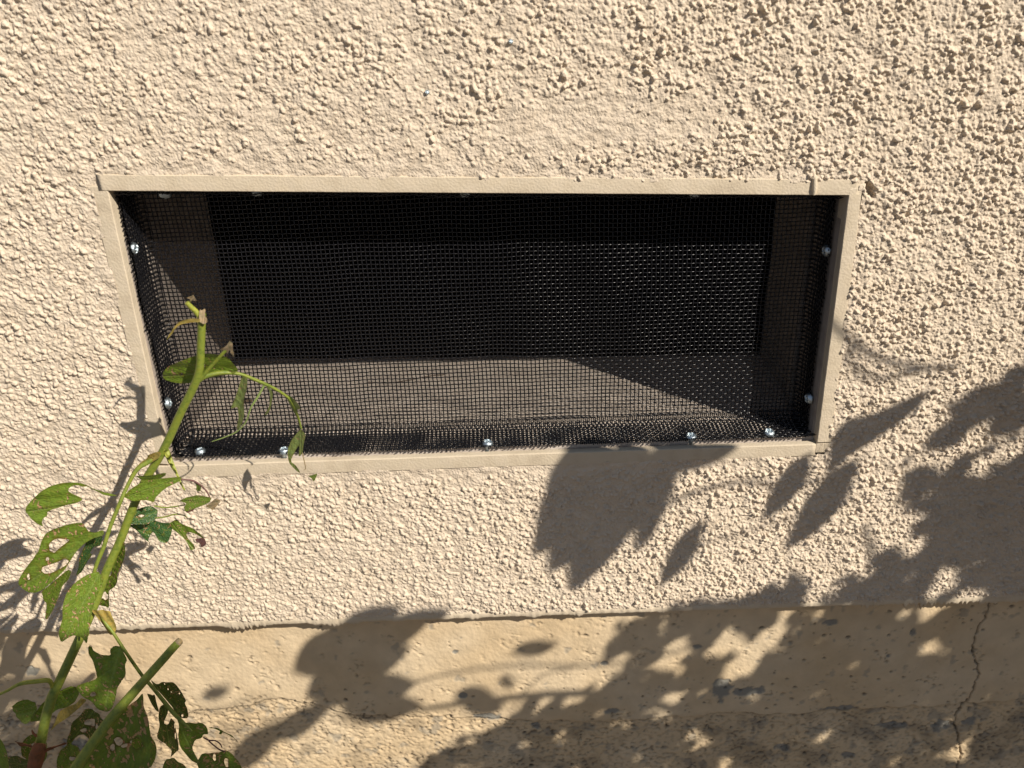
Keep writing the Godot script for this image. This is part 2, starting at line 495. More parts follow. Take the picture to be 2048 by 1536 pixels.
func build_foundation():
	var base := thing("concrete_foundation", "board marked concrete foundation with tan overspray, pits and a crack", "foundation", Vector3(0, GROUND, 0))
	var crack := PackedVector2Array([Vector2(414.3, -218.6), Vector2(413.9, -237.9), Vector2(413, -254.7), Vector2(409.2, -264.3), Vector2(408.8, -277.6), Vector2(408.3, -286.3), Vector2(411.8, -297.2), Vector2(417.1, -307.6), Vector2(421.4, -319.9), Vector2(419.7, -332.1), Vector2(418.2, -347.6), Vector2(413.6, -360.1), Vector2(410.4, -372.8), Vector2(410.4, -382.5), Vector2(417.4, -399.3), Vector2(422.1, -416.3), Vector2(425.5, -426.6), Vector2(425, -443.8), Vector2(432.2, -468.8)])
	var joint := PackedVector2Array([Vector2(-664.7, -327), Vector2(-482.1, -332.2), Vector2(-368.2, -338.6), Vector2(-274.5, -332.2), Vector2(-222.3, -322), Vector2(-151.6, -347.2), Vector2(-68.2, -352.3), Vector2(25, -363), Vector2(118.8, -363.4), Vector2(184.2, -359.9), Vector2(259.5, -363.3), Vector2(329.1, -358.8), Vector2(399.2, -358.2), Vector2(467.7, -354.9), Vector2(678.1, -353)])
	var grey: Array[Vector4] = [Vector4(-36.5, -352.5, 13.09, 3.87), Vector4(-26.4, -356.8, 9.24, 3.44), Vector4(-55.1, -325.8, 4.235, 3.87), Vector4(-58.9, -273.1, 3.08, 3.01), Vector4(11.7, -368.8, 4.62, 4.3), Vector4(184.1, -327.8, 10.01, 14.62), Vector4(209.8, -332, 15.4, 6.02), Vector4(351.9, -384.4, 16.17, 6.02), Vector4(399.8, -386.6, 11.55, 8.6), Vector4(424.8, -381.2, 6.93, 6.02), Vector4(75.4, -292.6, 3.85, 3.01), Vector4(83.4, -351.5, 8.47, 4.3), Vector4(275.7, -252.8, 7.7, 3.87), Vector4(350.9, -266.4, 3.465, 5.16), Vector4(301, -358.2, 23.1, 3.87), Vector4(333.1, -294.9, 2.31, 2.15), Vector4(250.1, -408.3, 8.47, 5.16), Vector4(314.3, -421.4, 6.93, 3.87), Vector4(-440.1, -278.8, 6.93, 6.02), Vector4(-423.9, -376.9, 19.25, 11.18), Vector4(157.9, -275.5, 4.62, 2.58)]
	var x0 := -0.52
	var x1 := 0.51
	var y0 := -0.452
	var st := 0.001
	var w := int((x1 - x0) / st) + 1
	var hgt := int((-0.2165 - y0) / st) + 1
	var slow := noise(61, 14.0, 3)
	var fine := noise(62, 130.0, 3)
	var pit := noise(63, 210.0, 2)
	var wear := noise(64, 34.0, 3)
	var crust := noise(65, 90.0, 3)
	var stain := noise(66, 9.0, 3)
	var h := PackedFloat32Array()
	var v := PackedVector3Array()
	var n := PackedVector3Array()
	var c := PackedColorArray()
	h.resize(w * hgt)
	v.resize(w * hgt)
	n.resize(w * hgt)
	c.resize(w * hgt)
	var tan_paint := Color(0.66, 0.525, 0.35)
	var raw := Color(0.21, 0.215, 0.20)
	var grime := Color(0.07, 0.055, 0.04)
	var warm := Color(0.60, 0.45, 0.27)
	# pits left by air bubbles
	var pits: Array[Vector4] = []
	var r := RandomNumberGenerator.new()
	r.seed = 5
	for k in 1700:
		var px := r.randf_range(x0, x1)
		var py := r.randf_range(y0, -0.22)
		var keep := r.randf()
		var rad := 0.0006 + 0.0017 * pow(r.randf(), 3.0)
		if keep < 0.16 + 0.3 * smoothstep(-0.05, 0.25, px) + 0.4 * smoothstep(-0.29, -0.33, py) + 0.4 * wear.get_noise_2d(px, py):
			pits.append(Vector4(px, py, rad, r.randf_range(0.6, 1.0)))
	var pitted := PackedFloat32Array()
	pitted.resize(w * hgt)
	for p in pits:
		var ci := int((p.x - x0) / st)
		var cj := int((p.y - y0) / st)
		var reach := int(p.z * 2.0 / st) + 1
		for j in range(maxi(cj - reach, 0), mini(cj + reach + 1, hgt)):
			for i in range(maxi(ci - reach, 0), mini(ci + reach + 1, w)):
				var d := Vector2(x0 + i * st - p.x, (y0 + j * st - p.y) * 1.3).length() / p.z + 0.5 * fine.get_noise_2d(i * st * 2.0, j * st * 2.0)
				pitted[j * w + i] = maxf(pitted[j * w + i], smoothstep(1.25, 0.5, d) * p.w)
	var cut := PackedFloat32Array()      # the crack
	cut.resize(w * hgt)
	for k in crack.size() - 1:
		var a := crack[k] * 0.001
		var b := crack[k + 1] * 0.001
		for j in range(maxi(int((minf(a.y, b.y) - 0.003 - y0) / st), 0), mini(int((maxf(a.y, b.y) + 0.003 - y0) / st) + 1, hgt)):
			for i in range(int((minf(a.x, b.x) - 0.004 - x0) / st), int((maxf(a.x, b.x) + 0.004 - x0) / st) + 1):
				var p := Vector2(x0 + i * st, y0 + j * st)
				p += Vector2(fine.get_noise_2d(p.x, p.y), fine.get_noise_2d(p.x + 5.0, p.y)) * 0.0016
				var d := Geometry2D.get_closest_point_to_segment(p, a, b).distance_to(p)
				cut[j * w + i] = maxf(cut[j * w + i], smoothstep(0.00085, 0.0002, d + 0.0005 * slow.get_noise_2d(p.x * 6.0, p.y * 6.0)))
	for i in w:
		var x := x0 + i * st
		var jy := 0.0
		for k in joint.size() - 1:
			if x * 1000.0 >= joint[k].x and x * 1000.0 <= joint[k + 1].x:
				jy = lerpf(joint[k].y, joint[k + 1].y, (x * 1000.0 - joint[k].x) / (joint[k + 1].x - joint[k].x)) * 0.001
		for j in hgt:
			var y := y0 + j * st
			var at := j * w + i
			var edge := y - jy - 0.0035 * wear.get_noise_2d(x * 1.2, 3.0)
			var below := smoothstep(0.0012, -0.0012, edge)                    # under the board joint the face is rougher and sits back
			var lip := exp(-pow((edge - 0.001) / 0.0022, 2.0))
			var rag := wear.get_noise_2d(x, y)
			var rotten := clampf(0.5 * below + 0.8 * smoothstep(0.1, 0.5, rag + 0.25 * below + 0.5 * smoothstep(0.02, 0.0, absf(edge)) * smoothstep(0.15, -0.2, x) - 0.1), 0.0, 1.0)
			var cr := crust.get_noise_2d(x, y)
			var z := 0.0008 * slow.get_noise_2d(x, y) + 0.00022 * fine.get_noise_2d(x, y) - 0.0016 * below + 0.0006 * lip * (0.3 + rag)
			z += rotten * (0.0009 * cr - 0.0016 * smoothstep(0.15, 0.45, pit.get_noise_2d(x * 0.7, y)))
			var seam := exp(-pow((edge + 0.0002) / 0.0011, 2.0)) * clampf(0.55 + 1.1 * wear.get_noise_2d(x * 1.5 + 9.0, 1.0), 0.0, 1.0)
			z -= 0.0012 * seam
			z -= 0.0018 * pitted[at] + 0.004 * cut[at]
			h[at] = z
			var bare := smoothstep(0.36, 0.55, wear.get_noise_2d(x + 7.0, y) + 0.35 * cr + 0.2 * below + 0.1 * smoothstep(0.1, 0.4, x) - 0.14) * 0.5
			for g in grey:
				var dx := (x * 1000.0 - g.x) / g.z
				if absf(dx) > 1.5: continue
				var dy := (y * 1000.0 - g.y) / g.w
				if absf(dy) > 1.5: continue
				bare = maxf(bare, smoothstep(1.05, 0.75, sqrt(dx * dx + dy * dy) - 0.55 * cr))
			h[at] -= 0.0009 * bare
			var col := tan_paint.lerp(warm, clampf(0.5 + 1.3 * stain.get_noise_2d(x, y) + 0.2 * below, 0.0, 1.0) * 0.75)
			col = col * (1.0 + 0.10 * slow.get_noise_2d(x * 3.0, y * 3.0))
			col = col.lerp(raw, clampf(bare, 0.0, 1.0) * 0.85)
			col = col.lerp(grime, clampf(0.6 * seam + 0.78 * pitted[at] + 0.9 * cut[at] + 0.42 * rotten * smoothstep(0.1, 0.45, pit.get_noise_2d(x * 0.7, y)) + 0.35 * below * smoothstep(0.0, 0.5, stain.get_noise_2d(x * 2.0 + 3.0, y * 2.0)), 0.0, 0.92))
			col.a = 1.0
			c[at] = col
	for j in hgt:
		for i in w:
			var at := j * w + i
			v[at] = Vector3(x0 + i * st, y0 + j * st, -0.0125 + h[at])
			var e := h[at + 1] if i < w - 1 else h[at]
			var o := h[at - 1] if i > 0 else h[at]
			var u := h[at + w] if j < hgt - 1 else h[at]
			var d := h[at - w] if j > 0 else h[at]
			n[at] = Vector3(o - e, d - u, 2.0 * st).normalized()
	var idx := PackedInt32Array()
	for j in hgt - 1:
		for i in w - 1:
			var a := j * w + i
			idx.append(a); idx.append(a + w); idx.append(a + w + 1)
			idx.append(a); idx.append(a + w + 1); idx.append(a + 1)
	part(base, "concrete_face", mesh_of(v, n, idx, c), M.concrete)
	var rest := mat(Color(0.59, 0.45, 0.28), 0.9)
	relief(rest, M.concrete.heightmap_texture, 0.08, 8.0)
	part(base, "concrete_body", block(Vector3(-4, -0.9, -0.21), Vector3(4, SILL - 0.001, -0.0205)), rest)

# ---------------------------------------------------------------- vent

func build_duct():
	var duct := thing("vent_duct", "taupe lined duct behind the screen, sunlit on its floor and left side", "duct", Vector3(0, FLOOR, -0.1))
	var z1 := -0.0065
	var yl := top_at(LEFT) + 0.0012
	var yr := top_at(RIGHT) + 0.0012
	var zl := -0.193
	var zr := -0.158
	part(duct, "duct_floor", hexa([Vector3(LEFT - 0.010, FLOOR - 0.011, zl), Vector3(RIGHT + 0.010, FLOOR - 0.011, zr), Vector3(RIGHT + 0.010, FLOOR, zr), Vector3(LEFT - 0.010, FLOOR, zl),
		Vector3(LEFT - 0.010, FLOOR - 0.011, z1), Vector3(RIGHT + 0.010, FLOOR - 0.011, z1), Vector3(RIGHT + 0.010, FLOOR, z1), Vector3(LEFT - 0.010, FLOOR, z1)]), M.duct)
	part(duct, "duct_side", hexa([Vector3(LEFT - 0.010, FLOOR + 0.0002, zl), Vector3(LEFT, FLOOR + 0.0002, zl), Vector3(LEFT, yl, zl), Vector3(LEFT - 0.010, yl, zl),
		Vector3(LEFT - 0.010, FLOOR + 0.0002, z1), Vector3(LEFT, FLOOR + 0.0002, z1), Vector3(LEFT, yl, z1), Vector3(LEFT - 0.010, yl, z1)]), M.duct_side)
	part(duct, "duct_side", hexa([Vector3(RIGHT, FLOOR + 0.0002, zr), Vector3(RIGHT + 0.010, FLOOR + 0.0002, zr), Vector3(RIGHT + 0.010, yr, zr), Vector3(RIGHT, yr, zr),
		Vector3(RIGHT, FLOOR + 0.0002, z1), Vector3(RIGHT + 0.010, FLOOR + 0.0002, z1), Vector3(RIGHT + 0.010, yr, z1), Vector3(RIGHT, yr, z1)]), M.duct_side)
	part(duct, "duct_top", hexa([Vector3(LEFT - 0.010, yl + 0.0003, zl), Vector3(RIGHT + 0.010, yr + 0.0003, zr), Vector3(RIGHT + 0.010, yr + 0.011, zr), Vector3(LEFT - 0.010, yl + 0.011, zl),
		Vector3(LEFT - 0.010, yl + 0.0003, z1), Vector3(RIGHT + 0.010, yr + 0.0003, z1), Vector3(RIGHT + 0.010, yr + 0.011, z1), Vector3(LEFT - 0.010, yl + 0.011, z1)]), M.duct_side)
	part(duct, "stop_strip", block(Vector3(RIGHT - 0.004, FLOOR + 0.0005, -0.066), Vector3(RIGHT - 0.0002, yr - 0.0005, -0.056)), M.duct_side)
	# the dark space under the house behind it
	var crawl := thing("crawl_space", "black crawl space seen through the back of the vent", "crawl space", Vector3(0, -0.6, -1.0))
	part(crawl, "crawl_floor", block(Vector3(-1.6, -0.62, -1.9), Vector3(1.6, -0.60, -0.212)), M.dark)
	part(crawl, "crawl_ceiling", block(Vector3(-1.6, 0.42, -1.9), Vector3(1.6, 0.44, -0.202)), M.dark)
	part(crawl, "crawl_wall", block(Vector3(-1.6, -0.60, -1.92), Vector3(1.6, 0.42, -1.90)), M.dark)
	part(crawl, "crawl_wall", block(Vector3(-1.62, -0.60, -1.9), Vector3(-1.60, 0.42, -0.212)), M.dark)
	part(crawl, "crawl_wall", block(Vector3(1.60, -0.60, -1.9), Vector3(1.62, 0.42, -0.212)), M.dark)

# one strip of the painted frame: profile swept from a to b (inner edge), with the inner edge towards "inward"
func trim_strip(a0: Vector2, a1: Vector2, b0: Vector2, b1: Vector2, back: float, sd: int) -> ArrayMesh:
	var wob := noise(sd, 30.0, 3)
	var n := 160
	var v := PackedVector3Array()
	var idx := PackedInt32Array()
	# across: outer foot, outer edge, face, inner edge, inner return
	var across := [[-0.02, -0.006], [-0.005, 0.0008], [0.03, 0.0017], [0.06, 0.0019], [0.5, 0.0020], [0.93, 0.0021], [0.97, 0.0019], [0.99, 0.0014], [1.0, 0.0004], [1.0, -0.0008], [1.0, back]]
	for step in n + 3:               # the first and last rings close the ends
		var k := clampi(step - 1, 0, n)
		var t := float(k) / n
		var closing := step == 0 or step == n + 2
		var o := a0.lerp(a1, t)      # outer edge
		var i := b0.lerp(b1, t)      # inner edge
		var dir := (i - o).normalized()
		for s in across.size():
			var p: Vector2 = o.lerp(i, across[s][0])
			var e := wob.get_noise_2d(t * 0.5, s * 0.013)
			p += dir * 0.0005 * e * (1.0 if s < 3 else 0.35)
			v.append(Vector3(p.x, p.y, minf(back, -0.006) if closing else across[s][1] - (0.0005 if sd == 4 else 0.0) + 0.0003 * wob.get_noise_2d(t * 0.6 + 3.0, s * 0.02) * (1.0 if s < 7 else 0.0)))
	var m := across.size()
	for k in n + 2:
		for s in m - 1:
			var a := k * m + s
			idx.append_array(PackedInt32Array([a, a + m, a + m + 1, a, a + m + 1, a + 1]))
	return smooth_mesh(v, idx)

func build_trim():
	var trim := thing("vent_trim", "smooth beige painted frame round the screened vent opening", "vent frame", Vector3(0, -0.07, 0))
	var otl := Vector2(-0.279, outer_top_at(-0.279))
	var otr := Vector2(0.2405, outer_top_at(0.2405))
	var obl := Vector2(-0.279, -0.0722)
	var itl := Vector2(-0.2668, top_at(-0.2668))
	var itr := Vector2(0.2332, top_at(0.2332))
	var ibl := Vector2(-0.2692, -0.0602)
	var ibr := Vector2(0.2352, -0.0600)
	part(trim, "trim_strip", trim_strip(Vector2(-0.2725, outer_top_at(-0.2725)), otr, Vector2(-0.2725, itl.y + 0.0002), Vector2(0.2405, itr.y - 0.0002), -0.008, 1), M.trim)
	part(trim, "trim_strip", trim_strip(Vector2(0.2465, -0.0680), Vector2(0.2352, -0.0680), Vector2(0.2465, -0.0592), Vector2(0.2352, -0.0592), -0.004, 2), M.trim)
	part(trim, "trim_strip", trim_strip(Vector2(0.2350, -0.0708), obl, Vector2(0.2350, ibr.y), ibl + Vector2(-0.011, 0), -0.0035, 3), M.trim)
	part(trim, "trim_strip", trim_strip(obl + Vector2(0, 0.0135), otl + Vector2(0, -0.0075), ibl + Vector2(0, 0.0002), itl + Vector2(0, 0.0035), -0.008, 4), M.trim)
	part(trim, "trim_strip", trim_strip(Vector2(0.2423, itr.y + 0.0060), Vector2(0.2465, -0.0594), Vector2(0.2333, itr.y + 0.0050), Vector2(0.2352, -0.0590), -0.014, 5), M.trim)
	var b := bundle()
	add_tube(b, PackedVector3Array([Vector3(0.2078, 0.1530, 0.0012), Vector3(0.2088, 0.1480, 0.0022), Vector3(0.2092, 0.1415, 0.0027), Vector3(0.2094, 0.1375, 0.0023), Vector3(0.2094, 0.1368, 0.0019)]), PackedFloat32Array([0.0010, 0.0017, 0.0019, 0.0014, 0.0004]), 10)
	part(trim, "paint_run", commit(b), M.trim)

# ---------------------------------------------------------------- screen

const PITCH := 0.00327
const FACE_Z := -0.038

func build_screen():
	var screen := thing("vent_screen", "black woven wire screen folded into the vent opening", "screen", Vector3(0, FLOOR, FACE_Z))
	var xl := LEFT + 0.0012
	var xr := RIGHT - 0.0012
	var yb := FLOOR + 0.0014
	var cols := int((xr - xl) / PITCH)
	var rows := int((top_at(xl) - yb) / PITCH)
	var deep := 10                   # cells on each folded side
	var warp := noise(77, 9.0, 2)
	var fold := noise(78, 22.0, 2)
	var face := bundle()
	var sides := {"left": bundle(), "right": bundle(), "bottom": bundle(), "top": bundle()}
	# where the crossing of column i and row j lies; i or j outside 0..cols or 0..rows is on a folded side
	var spot := func(i: float, j: float) -> Array:
		var x := xl + clampf(i, 0, cols) * (xr - xl) / cols
		var y := yb + clampf(j, 0, rows) * PITCH
		var nrm := Vector3.BACK
		var z := FACE_Z
		var round := 1.6
		if i < round or i > cols - round:
			var s := minf(i, cols - i)          # from the fold line, negative on the side
			var k := clampf((s + round) / (2.0 * round), 0.0, 1.0)
			z += maxf(0.0, -s) * PITCH * 1.03 + 0.0016 * (1.0 - k) * k * 4.0
			x += (1.0 if i < cols * 0.5 else -1.0) * 0.0030 * exp(-s * s * 0.35)
			var way := Vector3.RIGHT if i < cols * 0.5 else Vector3.LEFT
			nrm = Vector3.BACK.lerp(way, 1.0 - k).normalized()
		if j < round:
			var s := j
			var k := clampf((s + round) / (2.0 * round), 0.0, 1.0)
			z += maxf(0.0, -s) * PITCH * 1.03 + 0.0016 * (1.0 - k) * k * 4.0
			y += 0.0030 * exp(-s * s * 0.35)
			nrm = (nrm + Vector3.UP * (1.0 - k) * 2.0).normalized()
		var p := Vector3(x, y, z)
		var inner := clampf(minf(minf(i, cols - i), j) / 6.0, 0.0, 1.0)
		p.z += 0.0020 * warp.get_noise_2d(x, y) * inner
		p.x += 0.0008 * warp.get_noise_2d(x + 4.0, y * 1.5)
		p.y += 0.0008 * warp.get_noise_2d(x * 1.5, y + 6.0) * inner
		if j < round: p.y += (0.0011 + 0.0013 * fold.get_noise_2d(x, z)) * clampf(-(j - round) * 0.4, 0.0, 1.0)
		if i < round: p.x += (0.0009 + 0.0012 * fold.get_noise_2d(y, z)) * clampf(-(i - round) * 0.4, 0.0, 1.0)
		if i > cols - round: p.x -= (0.0009 + 0.0012 * fold.get_noise_2d(y + 3.0, z)) * clampf((i - cols + round) * 0.4, 0.0, 1.0)
		return [p, nrm]
	var rad := PackedFloat32Array([0.00046])
	var amp := 0.00048
	var r := RandomNumberGenerator.new()
	r.seed = 9
	# horizontal wires: through the left side, the face and the right side
	for j in range(1, rows + 1):
		var runs := [[-deep, 1, sides.left], [1, cols - 1, face], [cols - 1, cols + deep - 3, sides.right]]
		for run in runs:
			var pts := PackedVector3Array()
			for i in range(run[0], run[1] + 1):
				var q: Array = spot.call(float(i), float(j))
				var p: Vector3 = q[0]
				if p.y > top_at(p.x) - 0.0035: break
				pts.append(p + q[1] * (amp if (i + j) % 2 == 0 else -amp))
			if run[0] == -deep and pts.size() > 1: pts[0] = pts[1] + (pts[0] - pts[1]) * r.randf_range(0.3, 1.1)
			add_tube(run[2], woven(pts), rad, 4, false)
	# upright wires: through the lower side, the face and the upper side
	for i in range(1, cols):
		var pts := PackedVector3Array()
		for j in range(-deep - 1, 2):
			var q: Array = spot.call(float(i), float(j))
			pts.append(q[0] + q[1] * (-amp if (i + j) % 2 == 0 else amp))
		pts[0] = pts[1] + (pts[0] - pts[1]) * r.randf_range(0.3, 1.1)
		add_tube(sides.bottom, woven(pts), rad, 4, false)
		pts = PackedVector3Array()
		var last := Vector3.ZERO
		var parity := 0
		for j in range(1, rows + 1):
			var q: Array = spot.call(float(i), float(j))
			if q[0].y > top_at(q[0].x) - 0.0035: break
			last = q[0]
			parity = j
			pts.append(q[0] + q[1] * (-amp if (i + j) % 2 == 0 else amp))
		add_tube(face, woven(pts), rad, 4, false)
		pts = PackedVector3Array([pts[pts.size() - 1]])
		for k in range(1, deep + 1):
			var y := top_at(last.x) - 0.0018 - (0.0012 + 0.0010 * fold.get_noise_2d(last.x * 0.8, 40.0)) * k / deep
			pts.append(Vector3(last.x, y + (amp if (i + parity + k) % 2 == 0 else -amp), FACE_Z + k * PITCH * 1.03))
		add_tube(sides.top, woven(pts), rad, 4, false)
	# cross wires of the folded sides
	for k in range(1, deep + 1):
		for e in 2:
			var pts := PackedVector3Array()
			var i := -k if e == 0 else cols + k
			if (e == 1 and k > deep - 4) or k > deep - 1: continue
			for j in range(0, rows + 1):
				var q: Array = spot.call(float(i), float(j))
				if q[0].y > top_at(q[0].x) - 0.004: break
				pts.append(q[0] + q[1] * (-amp if (i + j) % 2 == 0 else amp))
			for step in 2: pts.insert(0, pts[0] + Vector3(0, -0.0028, 0))
			add_tube(sides.left if e == 0 else sides.right, woven(pts), rad, 4, false)
		var pts := PackedVector3Array()
		for i in range(0, cols + 1):
			var q: Array = spot.call(float(i), float(-k))
			pts.append(q[0] + q[1] * (amp if (i + k) % 2 == 0 else -amp))
		for step in 2:
			pts.insert(0, pts[0] + Vector3(-0.0025, 0.0003, 0))
			pts.append(pts[pts.size() - 1] + Vector3(0.0025, 0.0003, 0))
		add_tube(sides.bottom, woven(pts), rad, 4, false)
		pts = PackedVector3Array()
		for i in range(0, cols + 1):
			var x := xl + i * (xr - xl) / cols
			var y := top_at(x) - 0.0018 - (0.0012 + 0.0010 * fold.get_noise_2d(x * 0.8, 40.0)) * k / deep
			pts.append(Vector3(x, y + (amp if (i + k) % 2 == 0 else -amp), FACE_Z + k * PITCH * 1.03))
		add_tube(sides.top, woven(pts), rad, 4, false)
	# the cut edge is turned back on itself: a second layer over each side
	for row in [["bottom", Vector3(0.45, 0.26, 0.42)], ["left", Vector3(0.26, 0.45, 0.42)], ["right", Vector3(-0.26, 0.45, 0.42)]]:
		var b: Dictionary = sides[row[0]]
		var count: int = b.v.size()
		var copy_v: PackedVector3Array = b.v.duplicate()
		var copy_n: PackedVector3Array = b.n.duplicate()
		var copy_i: PackedInt32Array = b.i.duplicate()
		for k in count:
			copy_v[k] += row[1] * PITCH
			copy_v[k].z = minf(copy_v[k].z, -0.0015 if row[0] == "bottom" else -0.007)
		for k in copy_i.size(): copy_i[k] += count
		b.v.append_array(copy_v)
		b.n.append_array(copy_n)
		b.i.append_array(copy_i)
	part(screen, "wire_mesh", commit(face), M.wire).set_meta("kind", "stuff")
	for s in sides:
		part(screen, "folded_edge", commit(sides[s]), M.wire).set_meta("kind", "stuff")

var screw_head: ArrayMesh
var screw_shank: ArrayMesh

func build_screws():
	rng.seed = 31
	# low domed head with a cross recess, axis along y, seat at y = 0
	var rings := 16
	var seg := 56
	var v := PackedVector3Array()
	var idx := PackedInt32Array()
	for k in rings + 1:
		var f := float(k) / rings
		for s in seg:
			var a := TAU * s / seg
			var rr := 0.0045 * f
			var y := 0.0036 * sqrt(maxf(0.0, 1.0 - f * f * 0.96)) - 0.0008
			if k == rings: y = -0.0012
			var px := cos(a) * rr
			var pz := sin(a) * rr
			var arm := minf(absf(px), absf(pz))
			var reach := maxf(absf(px), absf(pz))
			y -= 0.0021 * smoothstep(0.00115, 0.0006, arm) * smoothstep(0.0032, 0.0022, reach)
			v.append(Vector3(px, y, pz))
	for k in rings:
		for s in seg:
			var a := k * seg + s
			var b := k * seg + (s + 1) % seg
			idx.append_array(PackedInt32Array([a, b, b + seg, a, b + seg, a + seg]))
	screw_head = smooth_mesh(v, idx)
	var b := bundle()
	add_tube(b, PackedVector3Array([Vector3(0, -0.0008, 0), Vector3(0, -0.002, 0), Vector3(0, -0.009, 0), Vector3(0, -0.012, 0)]), PackedFloat32Array([0.0019, 0.0019, 0.0017, 0.0003]), 10)
	screw_shank = commit(b)
	screw(Vector3(-247, -54.5, -9.6), Vector3.UP, "zinc screw on the bottom fold of the screen, nearest its left corner")
	screw(Vector3(-180.1, -54.5, -6.1), Vector3.UP, "zinc screw on the bottom fold of the screen, half behind the withered hanging leaflet")
	screw(Vector3(-20.7, -54.5, -7.2), Vector3.UP, "zinc screw on the bottom fold of the screen, alone at the middle")
	screw(Vector3(138.8, -54.5, -6.8), Vector3.UP, "zinc screw on the bottom fold, left of the pair near the right corner")
	screw(Vector3(200.6, -54.5, -9), Vector3.UP, "bright zinc screw on the bottom fold of the screen, nearest its right corner")
	screw(Vector3(-264, 110.8, -12), Vector3.RIGHT, "zinc screw on the left fold of the screen, the upper one near the top corner")
	screw(Vector3(-264, -12, -11), Vector3.RIGHT, "zinc screw on the left fold of the screen, the lower one beside the green cane")
	screw(Vector3(230.5, 89.8, -18.7), Vector3.LEFT, "shaded zinc screw on the right fold of the screen, the upper one")
	screw(Vector3(230.5, -28.6, -15), Vector3.LEFT, "shaded zinc screw on the right fold of the screen, the lower one")
	screw(Vector3(-233.7, 149, -10), Vector3.DOWN, "zinc screw hanging from the top fold of the screen, nearest the left corner")
	screw(Vector3(-170.3, 148.2, -10), Vector3.DOWN, "zinc screw hanging from the top fold of the screen, second from the left")
	screw(Vector3(-28, 143.1, -10), Vector3.DOWN, "zinc screw hanging from the top fold of the screen, just peeping out near the middle")
	screw(Vector3(130.3, 136.8, -10), Vector3.DOWN, "zinc screw hanging from the top fold of the screen, the one towards the right")

func screw(at: Vector3, axis: Vector3, label: String):
	var s := thing("screw", label, "screw", at * 0.001, "zinc screws that hold the screen")
	var tilt := Vector3(rng.randf_range(-0.14, 0.14), rng.randf_range(-0.14, 0.14), rng.randf_range(-0.14, 0.14))
	var y := (axis + tilt).normalized()
	var x := y.cross(Vector3(0.3, 0.2, 0.9)).normalized()
	var turn := Basis(x, y, x.cross(y)).rotated(y, rng.randf() * TAU)
	for row in [["screw_head", screw_head], ["screw_shank", screw_shank]]:
		var o := part(s, row[0], row[1], M.zinc, "", s.position)
		o.basis = turn

func build_small_things():
	rng.seed = 77
	for row in [[Vector2(-48.2, 212.5), "tiny shiny nail head in the stucco above the middle of the vent"], [Vector2(6.5, 241.4), "tiny shiny nail head in the stucco near the top edge, right of the other one"]]:
		var p: Vector2 = row[0] * 0.001
		var nail := thing("nail", row[1], "nail", Vector3(p.x, p.y, 0.0026), "nail heads in the stucco")
		var o := part(nail, "nail_head", screw_head, M.zinc, "", nail.position)
		o.basis = Basis.from_euler(Vector3(PI / 2 - 0.35, 0.2, 0)).scaled(Vector3.ONE * 0.34)
		var b := bundle()
		add_tube(b, PackedVector3Array([Vector3(0, 0, 0), Vector3(0, 0, -0.01)]), PackedFloat32Array([0.0007, 0.0005]), 8)
		part(nail, "nail_shank", commit(b), M.zinc, "", nail.position)
	# bits of litter on the floor of the duct
	var b := bundle()
	var pts := PackedVector3Array()
	for k in 24:
		var t := k / 23.0
		pts.append(Vector3(-0.130 + 0.068 * t, FLOOR + 0.0012, -0.128 + 0.0045 * sin(t * 5.0) - 0.006 * t))
	add_tube(b, pts, PackedFloat32Array([0.0004]), 6)
	var twig := part(self, "twig", commit(b), M.twig)
	twig.set_meta("label", "thin wavy dark twig lying on the sunlit duct floor")
	twig.set_meta("category", "twig")
	var v := PackedVector3Array()
	var idx := PackedInt32Array()
	for j in 5:
		for i in 7:
			var t := i / 6.0 * 2.0 - 1.0
			var w := sqrt(maxf(0.0, 1.0 - t * t)) * 0.005
			var u := j / 4.0 * 2.0 - 1.0
			v.append(Vector3(-0.236 + t * 0.009 + u * w * 0.3, FLOOR + 0.0015 + 0.003 * (1.0 - u * u) * (1.0 - t * t) , -0.098 + u * w))
	for j in 4:
		for i in 6:
			var a := j * 7 + i
			idx.append_array(PackedInt32Array([a, a + 7, a + 8, a, a + 8, a + 1]))
	var dead := part(self, "dead_leaf", smooth_mesh(v, idx), M.twig)
	dead.set_meta("label", "small curled dark dead leaf on the duct floor near the left side")
	dead.set_meta("category", "dead leaf")

# ---------------------------------------------------------------- rose

